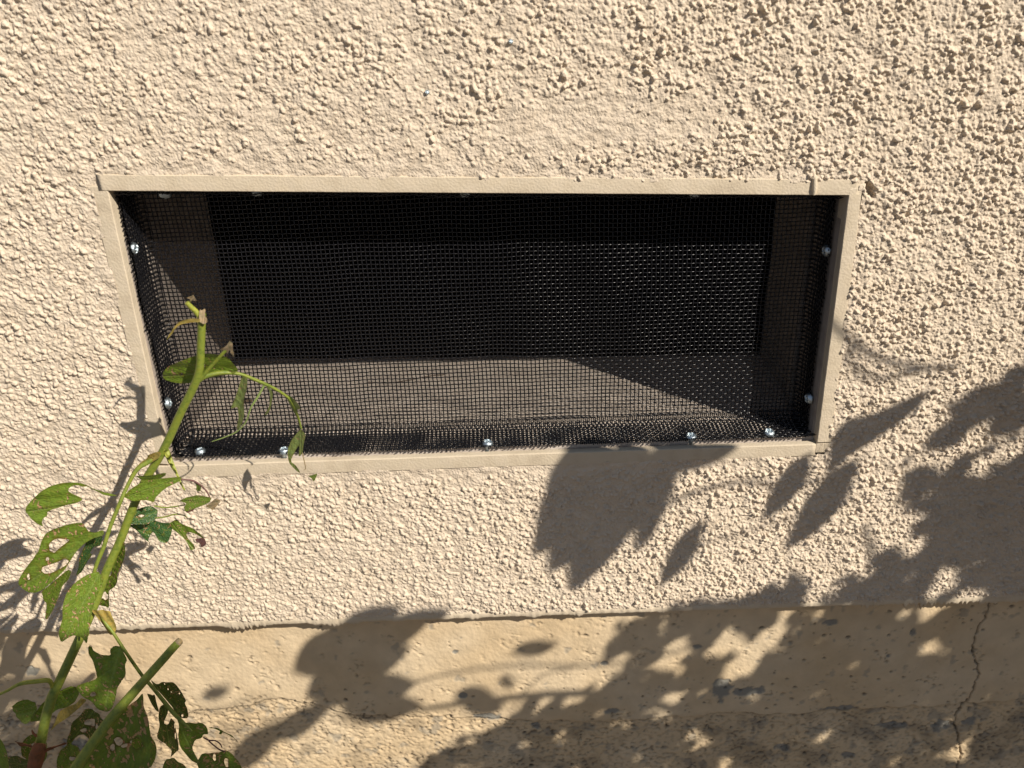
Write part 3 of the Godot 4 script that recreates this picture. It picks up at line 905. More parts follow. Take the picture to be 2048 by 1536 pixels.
# a leaf blade or scrap: outline and holes (mm, in x and y) on the plane z = off + sx * x + sy * y, cupped about its midrib
func leaf(parent: Node3D, called: String, m: Material, label: String, outline: PackedVector2Array, holes: Array, plane: Vector3, base: Vector2, tip: Vector2, cup: float):
	var box := Rect2(outline[0], Vector2.ZERO)
	for p in outline: box = box.expand(p)
	if Geometry2D.is_polygon_clockwise(outline): outline.reverse()
	outline = rounded(outline)
	var axis := (tip - base)
	var long := maxf(axis.length(), 0.001)
	axis /= long
	var over := Vector2(-axis.y, axis.x)
	var wide := 0.1
	for p in outline: wide = maxf(wide, absf((p - base).dot(over)))
	var lift := func(p: Vector2) -> float:
		var u := (p - base).dot(over) / wide
		var t := (p - base).dot(axis) / long
		return plane.x + plane.y * p.x + plane.z * p.y + 1.5 * cup * (u * u * 0.6 - t * t * 0.5 + 0.14 * sin(t * 9.0 + u * 2.0) * u + 0.1 * sin(u * 11.0 + t * 4.0))
	var cell := clampf(maxf(box.size.x, box.size.y) / 15.0, 0.7, 2.4)
	var v := PackedVector3Array()
	var uv := PackedVector2Array()
	var n := PackedVector3Array()
	var c := PackedColorArray()
	var idx := PackedInt32Array()
	var around: Array[PackedVector2Array] = []
	for h in holes:
		if Geometry2D.is_polygon_clockwise(h): h.reverse()
		around.append(rounded(h))
	for j in int(box.size.y / cell) + 1:
		for i in int(box.size.x / cell) + 1:
			var a := box.position + Vector2(i, j) * cell
			var quad := PackedVector2Array([a, a + Vector2(cell, 0), a + Vector2(cell, cell), a + Vector2(0, cell)])
			var pieces: Array = Geometry2D.intersect_polygons(outline, quad)
			for h in around:
				var left := []
				for piece in pieces:
					for q in Geometry2D.clip_polygons(piece, h):
						if not Geometry2D.is_polygon_clockwise(q): left.append(q)
				pieces = left
			for piece in pieces:
				var tri := Geometry2D.triangulate_polygon(piece)
				var start := v.size()
				for p in piece:
					var z: float = lift.call(p)
					v.append(Vector3(p.x, p.y, z) * 0.001)
					var gx: float = lift.call(p + Vector2(0.2, 0)) - z
					var gy: float = lift.call(p + Vector2(0, 0.2)) - z
					n.append(Vector3(-gx, -gy, 0.2).normalized())
					var d: Vector2 = p - base
					var away := 9.0
					for h in around: away = minf(away, near_line(h, p))
					var edge := near_line(outline, p)
					c.append(Color(1, 1, 1).lerp(Color(0.75, 0.42, 0.3), smoothstep(0.9, 0.1, away)).lerp(Color(0.8, 0.62, 0.5), 0.6 * smoothstep(0.5, 0.05, edge)))
					uv.append(Vector2(d.dot(over) / wide * 0.5 + 0.5, clampf(d.dot(axis) / long, 0.0, 1.0)))
				for k in range(0, tri.size(), 3):
					var p0: Vector2 = piece[tri[k]]
					var p1: Vector2 = piece[tri[k + 1]]
					var p2: Vector2 = piece[tri[k + 2]]
					if (p1 - p0).cross(p2 - p0) > 0.0: idx.append_array(PackedInt32Array([start + tri[k], start + tri[k + 2], start + tri[k + 1]]))
					else: idx.append_array(PackedInt32Array([start + tri[k], start + tri[k + 1], start + tri[k + 2]]))
	if idx.size() == 0: return
	part(parent, called, mesh_of(v, n, idx, c, uv), m, label)

func rounded(p: PackedVector2Array) -> PackedVector2Array:     # cuts the corners of an outline
	var out := PackedVector2Array()
	for k in p.size():
		var a := p[k]
		var b := p[(k + 1) % p.size()]
		out.append(a.lerp(b, 0.17))
		out.append(a.lerp(b, 0.83))
	return out

func stem(parent: Node3D, called: String, m: Material, label: String, pts: PackedVector3Array, radii: PackedFloat32Array):
	var p := PackedVector3Array()
	var r := PackedFloat32Array()
	for q in pts: p.append(q * 0.001)
	for q in radii: r.append(q * 0.001)
	var path := smooth_path(p, r, 6)
	var b := bundle()
	add_tube(b, path[0], path[1], 14)
	part(parent, called, commit(b), m, label)

func build_rose():
	var rose := thing("rose_bush", "sparse green rose with insect eaten leaves in front of the vent's left corner", "rose bush", Vector3(-0.46, GROUND, 0.19))
	stem(rose, "cane", M["stem"], "",
		PackedVector3Array([Vector3(-192.4, 94.8, 78), Vector3(-196.9, 73.7, 78), Vector3(-202.8, 52, 78), Vector3(-219.3, 25.3, 77), Vector3(-237, -3.5, 77), Vector3(-253.1, -25.5, 79), Vector3(-265, -46.1, 83), Vector3(-276.3, -68.2, 88), Vector3(-287.7, -88.1, 94), Vector3(-299.4, -112.9, 102), Vector3(-309.8, -132.2, 112), Vector3(-324.4, -157.8, 124), Vector3(-331.1, -169.5, 130), Vector3(-335.2, -181.1, 137), Vector3(-339.6, -196.6, 144), Vector3(-342.2, -205.9, 150), Vector3(-350.6, -236.4, 160), Vector3(-374.3, -323.2, 175), Vector3(-415.7, -486.3, 190)]),
		PackedFloat32Array([2.5, 2.55, 2.7, 2.7, 2.75, 2.8, 2.85, 2.9, 3.0, 3.1, 3.2, 3.3, 3.5, 3.4, 3.5, 3.8, 3.6, 3.8, 4.0]))
	stem(rose, "shoot", M["stem_tip"], "",
		PackedVector3Array([Vector3(-192.4, 88.9, 78), Vector3(-195.2, 96.3, 79), Vector3(-197.4, 100.2, 80), Vector3(-199.3, 103.8, 81)]),
		PackedFloat32Array([1.9, 1.7, 1.6, 1.4]))
	stem(rose, "shoot", M["stem"], "",
		PackedVector3Array([Vector3(-202.3, 49.1, 78), Vector3(-193.8, 58, 78), Vector3(-185.5, 66, 79), Vector3(-179.6, 71.8, 79)]),
		PackedFloat32Array([1.5, 1.2, 1.1, 1.1]))
	stem(rose, "petiole", M["stem"], "",
		PackedVector3Array([Vector3(-203.3, 48.6, 78), Vector3(-197.8, 51.1, 76), Vector3(-188.6, 51.5, 73), Vector3(-179.8, 49, 70), Vector3(-175.1, 46.1, 68), Vector3(-167, 39.1, 64), Vector3(-160.8, 32.7, 60), Vector3(-155.5, 26.3, 57), Vector3(-152.1, 20.3, 55), Vector3(-149.4, 8.5, 53), Vector3(-148, -3.1, 53)]),
		PackedFloat32Array([1.7, 1.6, 1.5, 1.1, 1.1, 1.15, 1.05, 0.95, 0.8, 0.6, 0.5]))
	leaf(rose, "bract", M["dry"], "",
		PackedVector2Array([Vector2(-194.1, 109), Vector2(-195.7, 108), Vector2(-199, 107.1), Vector2(-197, 105.8), Vector2(-198.3, 102.9), Vector2(-195.8, 104.7), Vector2(-191.8, 105.3), Vector2(-193.7, 106.9)]),
		[],
		Vector3(118.46, 0.3, 0.2), Vector2(-197.6, 103.6), Vector2(-192.8, 109.4), 1.5)
	leaf(rose, "bract", M["dry"], "",
		PackedVector2Array([Vector2(-193.6, 91.7), Vector2(-192.6, 98.6), Vector2(-191.2, 97.8), Vector2(-189.7, 98.9), Vector2(-188.9, 97.7), Vector2(-189.7, 95.2), Vector2(-187.7, 91.7), Vector2(-190.6, 89.4)]),
		[],
		Vector3(109.54, 0, -0.3), Vector2(-191.1, 89.8), Vector2(-190.4, 99.3), 1)
	leaf(rose, "stipule", M["dry_yellow"], "",
		PackedVector2Array([Vector2(-192.3, 93.3), Vector2(-197, 93.8), Vector2(-203, 92.4), Vector2(-207.3, 90.7), Vector2(-210.9, 87), Vector2(-216.2, 80.9), Vector2(-219.1, 76.6), Vector2(-214.5, 81), Vector2(-209.2, 87.1), Vector2(-205.9, 89.2), Vector2(-199.9, 90.4), Vector2(-193, 91.2)]),
		[],
		Vector3(121.13, 0.2, 0), Vector2(-192.5, 92.4), Vector2(-218.8, 77.1), 1.5)
	leaf(rose, "bract", M["dry"], "",
		PackedVector2Array([Vector2(-183.2, 71.7), Vector2(-179.6, 74.2), Vector2(-176.8, 77.9), Vector2(-174.9, 76.5), Vector2(-175.7, 72.6), Vector2(-175.8, 65), Vector2(-178.1, 67.9), Vector2(-177.9, 71.6), Vector2(-181.4, 66.4), Vector2(-181, 70.3), Vector2(-186, 70.3)]),
		[],
		Vector3(113.34, 0.3, 0.3), Vector2(-180.6, 70.7), Vector2(-175.5, 77.8), 1.5)
	leaf(rose, "leaflet", M["leaf_few"], "",
		PackedVector2Array([Vector2(-232.4, 44.8), Vector2(-230.4, 49.3), Vector2(-225.3, 54.5), Vector2(-215.6, 59.7), Vector2(-205, 64.2), Vector2(-193.7, 67.9), Vector2(-186.1, 66.7), Vector2(-181.2, 64), Vector2(-179.2, 58.4), Vector2(-177.7, 52.7), Vector2(-181.2, 50.5), Vector2(-189.9, 48.1), Vector2(-198.7, 45.7), Vector2(-209.2, 41.7), Vector2(-219, 40.2), Vector2(-227.1, 40.9), Vector2(-231.9, 42.6)]),
		[PackedVector2Array([Vector2(-199.3, 56.5), Vector2(-199.6, 55.3), Vector2(-200.5, 54.5), Vector2(-200.9, 55), Vector2(-201.3, 56), Vector2(-201.1, 57), Vector2(-200, 58.2), Vector2(-199.4, 58.4), Vector2(-198.9, 57.5)]), PackedVector2Array([Vector2(-216.7, 48.6), Vector2(-217, 47.8), Vector2(-217.7, 47.6), Vector2(-218.1, 47.8), Vector2(-218.5, 48.2), Vector2(-218, 49), Vector2(-217.6, 49.5), Vector2(-217.1, 49.4), Vector2(-216.8, 49.2)])],
		Vector3(78.79, 0.12, 0.3), Vector2(-178.5, 52), Vector2(-232.3, 45.3), 2.5)
	leaf(rose, "leaflet", M["leaf_pale"], "",
		PackedVector2Array([Vector2(-177.8, 46.1), Vector2(-173.3, 46.1), Vector2(-175.5, 37.1), Vector2(-179.8, 28.5), Vector2(-181.1, 16.5), Vector2(-186.9, 4.8), Vector2(-190.8, 1.6), Vector2(-186.3, 14), Vector2(-185.7, 21.8), Vector2(-191.5, 19.1), Vector2(-185.4, 29.8), Vector2(-181.2, 38.4)]),
		[],
		Vector3(157.44, 0.5, 0), Vector2(-175.8, 46.5), Vector2(-190.1, 2.2), 2)
	stem(rose, "withered_strip", M["leaf_pale"], "",
		PackedVector3Array([Vector3(-165.5, 37, 63), Vector3(-170.8, 28.9, 64), Vector3(-176.7, 20.9, 65), Vector3(-182.2, 9.7, 64), Vector3(-190, 1.7, 63), Vector3(-199.9, -3.1, 62), Vector3(-208.6, -5.9, 62)]),
		PackedFloat32Array([0.75, 0.8, 0.6, 0.5, 0.45, 0.4, 0.25]))
	leaf(rose, "withered_strip", M["leaf_pale"], "",
		PackedVector2Array([Vector2(-165.4, 36.6), Vector2(-163.2, 35.9), Vector2(-160.2, 31.7), Vector2(-162.1, 24.2), Vector2(-165.1, 17.2), Vector2(-168.4, 12.3), Vector2(-170.5, 11.6), Vector2(-165.4, 19.1), Vector2(-163.2, 26.6), Vector2(-162.9, 31.8)]),
		[],
		Vector3(127.85, 0.4, 0), Vector2(-165.1, 36.4), Vector2(-169.7, 12.1), 1)
	leaf(rose, "leaflet", M["leaf_pale"], "",
		PackedVector2Array([Vector2(-155.8, 25), Vector2(-149.2, 23.7), Vector2(-145.6, 17.2), Vector2(-145.1, 15.1), Vector2(-148.6, 13.1), Vector2(-148.6, 6.8), Vector2(-148.3, -5.4), Vector2(-149.7, -5.8), Vector2(-150.5, 5.5), Vector2(-153.6, 16)]),
		[],
		Vector3(126.5, 0.5, 0.2), Vector2(-155.5, 24.7), Vector2(-149, -5.3), 2)
	leaf(rose, "leaflet", M["leaf_pale"], "",
		PackedVector2Array([Vector2(-147.1, -0.5), Vector2(-144.2, -4.9), Vector2(-147.4, -13.6), Vector2(-149.6, -22.2), Vector2(-153.6, -26.5), Vector2(-150.8, -15), Vector2(-155, -21.1), Vector2(-160.4, -31), Vector2(-155.8, -37.2), Vector2(-154.6, -42.3), Vector2(-159.1, -39), Vector2(-161.9, -31.9), Vector2(-160.7, -20.8), Vector2(-155.8, -10.9), Vector2(-150.3, -4.3)]),
		[],
		Vector3(116.6, 0.4, 0.1), Vector2(-146.8, -1.1), Vector2(-154.8, -41.6), 2)
	leaf(rose, "leaflet_scrap", M["leaf_few"], "",
		PackedVector2Array([Vector2(-150.3, -44.5), Vector2(-146.4, -43.3), Vector2(-142, -41.5), Vector2(-143.9, -45.6), Vector2(-145.6, -48.4), Vector2(-147.3, -45.8)]),
		[],
		Vector3(93.77, 0.3, 0), Vector2(-150, -44.4), Vector2(-142.3, -41.8), 1)
	stem(rose, "withered_strip", M["dry"], "",
		PackedVector3Array([Vector3(-150.2, -22.4, 53), Vector3(-149.7, -28.1, 53), Vector3(-149.7, -35.8, 52), Vector3(-150.9, -37.5, 52)]),
		PackedFloat32Array([0.4, 0.35, 0.35, 0.2]))
	leaf(rose, "cut_stub", M["stem_tip"], "",
		PackedVector2Array([Vector2(-238.3, -2.7), Vector2(-232.6, -0.2), Vector2(-229.1, -11.7), Vector2(-224.9, -23.2), Vector2(-222.3, -28.5), Vector2(-228.2, -26.6), Vector2(-232.1, -18.6), Vector2(-235.9, -10.2)]),
		[],
		Vector3(197.23, 0.5, 0), Vector2(-235.8, -2.1), Vector2(-223.3, -28.2), -4)
	leaf(rose, "bract", M["dry_yellow"], "",
		PackedVector2Array([Vector2(-243.5, -0.8), Vector2(-239.4, 0.7), Vector2(-235, 2.4), Vector2(-233.9, -0.1), Vector2(-238.1, -4.7), Vector2(-245.5, -9.1), Vector2(-251.2, -11.6), Vector2(-258.6, -18.2), Vector2(-263.2, -24.6), Vector2(-264.2, -23.4), Vector2(-257.8, -14.9), Vector2(-250.3, -7.8), Vector2(-245.5, -4.7)]),
		[],
		Vector3(157.42, 0.3, 0), Vector2(-235.2, -0.3), Vector2(-264, -24), 2)
	stem(rose, "petiole", M["stem"], "",
		PackedVector3Array([Vector3(-238.8, -4.4, 82), Vector3(-245.9, -7.6, 85), Vector3(-252.4, -11.1, 88), Vector3(-259.4, -21.2, 93), Vector3(-264.2, -30.3, 98), Vector3(-272.3, -45.8, 103), Vector3(-277.4, -58, 108), Vector3(-283.9, -70.9, 113), Vector3(-287.9, -84.1, 118), Vector3(-291.2, -100.9, 124), Vector3(-292.7, -114.9, 130)]),
		PackedFloat32Array([1.7, 1.6, 1.4, 1.25, 1.3, 1.35, 1.4, 1.3, 1.2, 1.0, 0.7]))
	leaf(rose, "leaflet", M["leaf_few"], "",
		PackedVector2Array([Vector2(-329.8, -35.1), Vector2(-327.6, -31.4), Vector2(-321.8, -25.9), Vector2(-314.8, -19.9), Vector2(-307.6, -15.9), Vector2(-300.1, -13.5), Vector2(-293.4, -12.8), Vector2(-286.8, -12.9), Vector2(-281.5, -14.4), Vector2(-274.8, -17.4), Vector2(-269.5, -19.2), Vector2(-264.2, -19.9), Vector2(-261.5, -20.6), Vector2(-267, -21.2), Vector2(-271.9, -20.7), Vector2(-275.9, -18.1), Vector2(-281, -15), Vector2(-285, -15.6), Vector2(-287.6, -14.9), Vector2(-290.9, -14.9), Vector2(-294.5, -16.8), Vector2(-295.3, -18.9), Vector2(-291.8, -21.8), Vector2(-288.1, -23.2), Vector2(-286.1, -24.6), Vector2(-290.8, -26.9), Vector2(-298.2, -28.8), Vector2(-305.2, -31.3), Vector2(-309.9, -33.1), Vector2(-313.5, -34.8), Vector2(-313.2, -36.9), Vector2(-316.3, -38.6), Vector2(-317.8, -41.8), Vector2(-317, -44.4), Vector2(-320.8, -43.3), Vector2(-325.4, -40.1), Vector2(-329, -37.2)]),
		[],
		Vector3(137.14, 0.15, -0.3), Vector2(-262, -20.5), Vector2(-330, -36.2), 3)
	leaf(rose, "leaflet", M["leaf_few"], "",
		PackedVector2Array([Vector2(-263.5, -28.8), Vector2(-258.1, -23.4), Vector2(-249.2, -18.1), Vector2(-238.3, -15.6), Vector2(-221.8, -15.3), Vector2(-223.2, -17.8), Vector2(-234.3, -22.9), Vector2(-240.6, -28.1), Vector2(-241.7, -31.2), Vector2(-248.1, -30), Vector2(-256.5, -31)]),
		[],
		Vector3(111.18, 0.1, -0.3), Vector2(-263.2, -28.8), Vector2(-221.8, -15.5), 2)
	leaf(rose, "leaflet_scrap", M["leaf_few"], "",
		PackedVector2Array([Vector2(-253.8, -14.6), Vector2(-245.6, -14.9), Vector2(-230.8, -10.5), Vector2(-233.1, -14.9), Vector2(-242.7, -19.2), Vector2(-251.2, -19.5)]),
		[],
		Vector3(123.62, 0.1, 0.6), Vector2(-253.6, -14.8), Vector2(-231.2, -11.4), 1)
	stem(rose, "leaf_rim", M["dry_purple"], "",
		PackedVector3Array([Vector3(-223.2, -17, 92), Vector3(-218.6, -18.4, 91), Vector3(-214.6, -21.4, 89), Vector3(-209.8, -29.7, 87), Vector3(-208.4, -37.8, 86)]),
		PackedFloat32Array([0.4, 0.55, 0.6, 0.55, 0.4]))
	leaf(rose, "leaflet_scrap", M["leaf_few"], "",
		PackedVector2Array([Vector2(-216.3, -21.7), Vector2(-211.2, -24.2), Vector2(-213.3, -29.9), Vector2(-216.5, -29.6), Vector2(-215.1, -25.3)]),
		[],
		Vector3(130.9, 0.2, 0), Vector2(-215.9, -21.9), Vector2(-214.8, -30), 1)
	leaf(rose, "leaflet_scrap", M["leaf_some"], "",
		PackedVector2Array([Vector2(-231.1, -39), Vector2(-223.7, -35.6), Vector2(-216.3, -33.8), Vector2(-207.4, -35.5), Vector2(-208.2, -38.5), Vector2(-216.9, -42), Vector2(-226.1, -44.7), Vector2(-227.1, -42.5), Vector2(-224.9, -40)]),
		[],
		Vector3(93.39, 0.1, -0.4), Vector2(-207.5, -36.9), Vector2(-230.5, -39), 1.5)
	leaf(rose, "leaflet_scrap", M["dry_purple"], "",
		PackedVector2Array([Vector2(-228.1, -43.2), Vector2(-221.6, -41.7), Vector2(-220, -44.7), Vector2(-225, -46.6), Vector2(-227.5, -45.6)]),
		[],
		Vector3(91.7, 0.1, -0.4), Vector2(-221.1, -43), Vector2(-227.8, -44.3), 1)
	leaf(rose, "leaflet_scrap", M["dry"], "",
		PackedVector2Array([Vector2(-214, -44.5), Vector2(-210.2, -41.8), Vector2(-204.3, -35.8), Vector2(-201.1, -38.9), Vector2(-204.5, -42.2), Vector2(-207.8, -45.9), Vector2(-210.5, -45.3)]),
		[],
		Vector3(148.24, 0.3, 0), Vector2(-213.3, -44.4), Vector2(-201.2, -38.2), 1.5)
	leaf(rose, "leaflet", M["leaf_shiny"], "",
		PackedVector2Array([Vector2(-269.5, -56.2), Vector2(-267.5, -51.1), Vector2(-263.1, -46.5), Vector2(-257.4, -44.7), Vector2(-252.1, -47.5), Vector2(-249.8, -51.5), Vector2(-251.2, -56.1), Vector2(-255.9, -57.6), Vector2(-263.5, -57.3)]),
		[PackedVector2Array([Vector2(-258.6, -52.5), Vector2(-259.4, -52.8), Vector2(-260.2, -53), Vector2(-261.6, -52.6), Vector2(-262, -52.2), Vector2(-262.6, -51.7), Vector2(-261.5, -51.4), Vector2(-260.2, -51.5), Vector2(-258.8, -52.1)])],
		Vector3(12, -0.2, -0.35), Vector2(-269, -55.9), Vector2(-249.8, -51), 3)
	leaf(rose, "leaflet", M["leaf_shiny"], "",
		PackedVector2Array([Vector2(-275.5, -65.8), Vector2(-269, -63.8), Vector2(-258.5, -60.6), Vector2(-251.3, -62.8), Vector2(-243.7, -62.6), Vector2(-244.2, -69.9), Vector2(-248.6, -78.8), Vector2(-254.1, -77.7), Vector2(-257.7, -70.2), Vector2(-259.8, -71.7), Vector2(-262.5, -76.4), Vector2(-259.1, -79.6), Vector2(-265.2, -75.3), Vector2(-269.6, -69.3)]),
		[],
		Vector3(80.75, 0.1, -0.3), Vector2(-274.2, -65.2), Vector2(-249.2, -78.5), 2)
	stem(rose, "leaf_rim", M["stem"], "",
		PackedVector3Array([Vector3(-250.6, -45.3, 80), Vector3(-244.3, -47.7, 79), Vector3(-237.1, -47.2, 79), Vector3(-229.3, -45.4, 80)]),
		PackedFloat32Array([0.6, 0.5, 0.45, 0.4]))
	stem(rose, "leaf_rim", M["stem"], "",
		PackedVector3Array([Vector3(-255.2, -55.9, 80), Vector3(-245.9, -55.5, 79), Vector3(-238.3, -53.6, 79), Vector3(-232.5, -54.6, 79), Vector3(-230.9, -57.1, 78)]),
		PackedFloat32Array([0.5, 0.5, 0.45, 0.4, 0.3]))
	leaf(rose, "leaflet", M["leaf_some"], "",
		PackedVector2Array([Vector2(-240, -60.5), Vector2(-236.6, -64), Vector2(-229.1, -65.9), Vector2(-221.9, -69.8), Vector2(-220.9, -73.8), Vector2(-223.5, -72.1), Vector2(-230.6, -69.3), Vector2(-234.4, -71.6), Vector2(-233.6, -75.4), Vector2(-229.8, -80.2), Vector2(-229.3, -83.5), Vector2(-233, -84.6), Vector2(-234.6, -78), Vector2(-237.9, -73.2), Vector2(-245, -68.6), Vector2(-246.4, -64.9)]),
		[],
		Vector3(110.14, 0.2, -0.2), Vector2(-244.2, -62.8), Vector2(-230.2, -83.5), 2)
	leaf(rose, "leaflet_scrap", M["dry_purple"], "",
		PackedVector2Array([Vector2(-228.6, -75.7), Vector2(-221.2, -74.2), Vector2(-220.9, -80.1), Vector2(-225.8, -84.5), Vector2(-226, -79.9), Vector2(-228.4, -78.2)]),
		[],
		Vector3(123.03, 0.2, 0), Vector2(-221.9, -74.5), Vector2(-224.9, -83.5), 1)
	leaf(rose, "leaflet", M["leaf_some"], "",
		PackedVector2Array([Vector2(-335.4, -79.4), Vector2(-334, -74.8), Vector2(-330.3, -69.6), Vector2(-324.8, -63.3), Vector2(-319.4, -57.6), Vector2(-316.9, -54.2), Vector2(-314.3, -51.7), Vector2(-312.9, -48.6), Vector2(-311.2, -44.7), Vector2(-306.8, -38.6), Vector2(-300.9, -35.2), Vector2(-293.6, -32.8), Vector2(-285.9, -31), Vector2(-280.1, -31.1), Vector2(-278.9, -34.6), Vector2(-278, -37.8), Vector2(-275, -38.8), Vector2(-268.2, -36.5), Vector2(-268, -39.7), Vector2(-275.5, -42.1), Vector2(-282.5, -46.1), Vector2(-288.8, -51.7), Vector2(-294.2, -58.5), Vector2(-299.2, -65.3), Vector2(-304.9, -70.5), Vector2(-311.3, -75.7), Vector2(-317.6, -80.4), Vector2(-323, -83.2), Vector2(-329.7, -83.8), Vector2(-333.7, -82.1)]),
		[PackedVector2Array([Vector2(-306.1, -46.2), Vector2(-302.3, -43.4), Vector2(-299, -42.5), Vector2(-293.8, -43.1), Vector2(-292.2, -44.1), Vector2(-297.8, -48.2), Vector2(-301.5, -51), Vector2(-304.7, -53.8), Vector2(-307.1, -52.3)]), PackedVector2Array([Vector2(-314.6, -64.1), Vector2(-310, -62.3), Vector2(-303.1, -59.9), Vector2(-297.7, -56.9), Vector2(-295.4, -59.1), Vector2(-298.8, -63), Vector2(-305.3, -66.6), Vector2(-310.1, -69), Vector2(-314.5, -69.7), Vector2(-316.2, -66.9)]), PackedVector2Array([Vector2(-309.1, -58.4), Vector2(-309.7, -59.2), Vector2(-310.5, -59.6), Vector2(-311.4, -59.8), Vector2(-311.7, -59.1), Vector2(-311.3, -58), Vector2(-311, -57.5), Vector2(-310, -57.1), Vector2(-309.5, -57.3)]), PackedVector2Array([Vector2(-325.7, -72.3), Vector2(-325.9, -73.5), Vector2(-326.7, -74.7), Vector2(-327.3, -74.7), Vector2(-327.6, -73.1), Vector2(-327.4, -71.7), Vector2(-326.5, -70.5), Vector2(-325.8, -69.7), Vector2(-325.3, -70.6)])],
		Vector3(139.4, 0.1, -0.2), Vector2(-268.2, -38.1), Vector2(-334.6, -81), 4)
	leaf(rose, "leaflet", M["leaf_some"], "",
		PackedVector2Array([Vector2(-327.2, -92), Vector2(-319.6, -86.2), Vector2(-311.8, -79.2), Vector2(-302.6, -71.5), Vector2(-299, -71.4), Vector2(-303.2, -78.9), Vector2(-309.5, -85), Vector2(-313.9, -93.2), Vector2(-320, -103.2), Vector2(-325, -110.5), Vector2(-330.6, -118.1), Vector2(-331.9, -117), Vector2(-329.2, -110.1), Vector2(-326.9, -103.3), Vector2(-327.6, -98.3)]),
		[],
		Vector3(198.09, 0.3, -0.1), Vector2(-300.1, -71), Vector2(-331.6, -118.3), 2)
	leaf(rose, "leaflet", M["leaf_some"], "",
		PackedVector2Array([Vector2(-279.9, -69.8), Vector2(-286.1, -70), Vector2(-293.8, -74.2), Vector2(-299.5, -80), Vector2(-302.4, -87.5), Vector2(-303.9, -96.4), Vector2(-306.7, -102.8), Vector2(-308.2, -107.1), Vector2(-307.8, -114.5), Vector2(-303, -111.7), Vector2(-298.7, -109.7), Vector2(-293.8, -112.5), Vector2(-290.8, -116.4), Vector2(-288.4, -106.6), Vector2(-285.6, -94.4), Vector2(-282.5, -86.9), Vector2(-277.7, -78.5), Vector2(-276.4, -74.7)]),
		[],
		Vector3(28.37, -0.25, -0.3), Vector2(-278.4, -70.9), Vector2(-306.2, -112.2), 3)
	leaf(rose, "leaflet", M["leaf_some"], "",
		PackedVector2Array([Vector2(-276.1, -69.1), Vector2(-272.8, -68), Vector2(-271.5, -72.1), Vector2(-273.8, -78.7), Vector2(-277.9, -86.4), Vector2(-282.3, -92.9), Vector2(-284.3, -96.4), Vector2(-283.9, -100.2), Vector2(-287.6, -106.1), Vector2(-292.3, -110.2), Vector2(-295.5, -113.4), Vector2(-295.8, -118.1), Vector2(-298.3, -128.5), Vector2(-306.3, -127.4), Vector2(-306, -123.3), Vector2(-301.8, -115.9), Vector2(-296.9, -105.2), Vector2(-289.4, -90.9), Vector2(-282.1, -80.2)]),
		[PackedVector2Array([Vector2(-288.9, -96.1), Vector2(-289.9, -97.8), Vector2(-291.2, -99.3), Vector2(-292.7, -98.9), Vector2(-293.2, -97.5), Vector2(-293.6, -96.2), Vector2(-291.7, -94.3), Vector2(-290.2, -93.7), Vector2(-288.7, -94.7)]), PackedVector2Array([Vector2(-296.8, -117.3), Vector2(-297.7, -120.4), Vector2(-300, -121.8), Vector2(-301.5, -120.9), Vector2(-302.9, -119.6), Vector2(-301.4, -116.6), Vector2(-300.1, -114), Vector2(-298.2, -114.1), Vector2(-297.3, -115.4)])],
		Vector3(164.52, 0.3, -0.1), Vector2(-274.9, -68.9), Vector2(-302.5, -128), 3)
	leaf(rose, "leaflet", M["leaf_shiny"], "",
		PackedVector2Array([Vector2(-285.7, -50.1), Vector2(-275.7, -49), Vector2(-279.7, -57.8), Vector2(-285.1, -59), Vector2(-289.5, -64.6), Vector2(-288.2, -66.5), Vector2(-294.9, -74.4), Vector2(-300.7, -83.1), Vector2(-306.7, -87.8), Vector2(-301.6, -77.9), Vector2(-298.1, -68.9), Vector2(-291.3, -58.4)]),
		[],
		Vector3(163.27, 0.2, 0), Vector2(-277.1, -49.8), Vector2(-306, -87.4), 2)
	leaf(rose, "bract", M["dry_yellow"], "",
		PackedVector2Array([Vector2(-297.8, -109.7), Vector2(-289, -109), Vector2(-283.3, -108.7), Vector2(-282.4, -113.7), Vector2(-280.7, -122.6), Vector2(-284.5, -128.8), Vector2(-288.2, -130.6), Vector2(-292.6, -120.7), Vector2(-295.6, -114.5)]),
		[],
		Vector3(210.22, 0.3, 0.1), Vector2(-297.4, -110.4), Vector2(-284.5, -128.8), -3)
	stem(rose, "petiole", M["stem"], "",
		PackedVector3Array([Vector3(-291.6, -114.1, 110), Vector3(-287.8, -120.8, 113), Vector3(-284, -126.2, 115), Vector3(-276.8, -140.8, 119), Vector3(-267.3, -157.9, 124), Vector3(-260.2, -165.5, 128), Vector3(-249.3, -184, 132), Vector3(-242.5, -191.4, 135), Vector3(-236.1, -199.3, 137)]),
		PackedFloat32Array([1.2, 1.3, 1.1, 1.15, 1.2, 1.3, 1.5, 1.3, 0.6]))
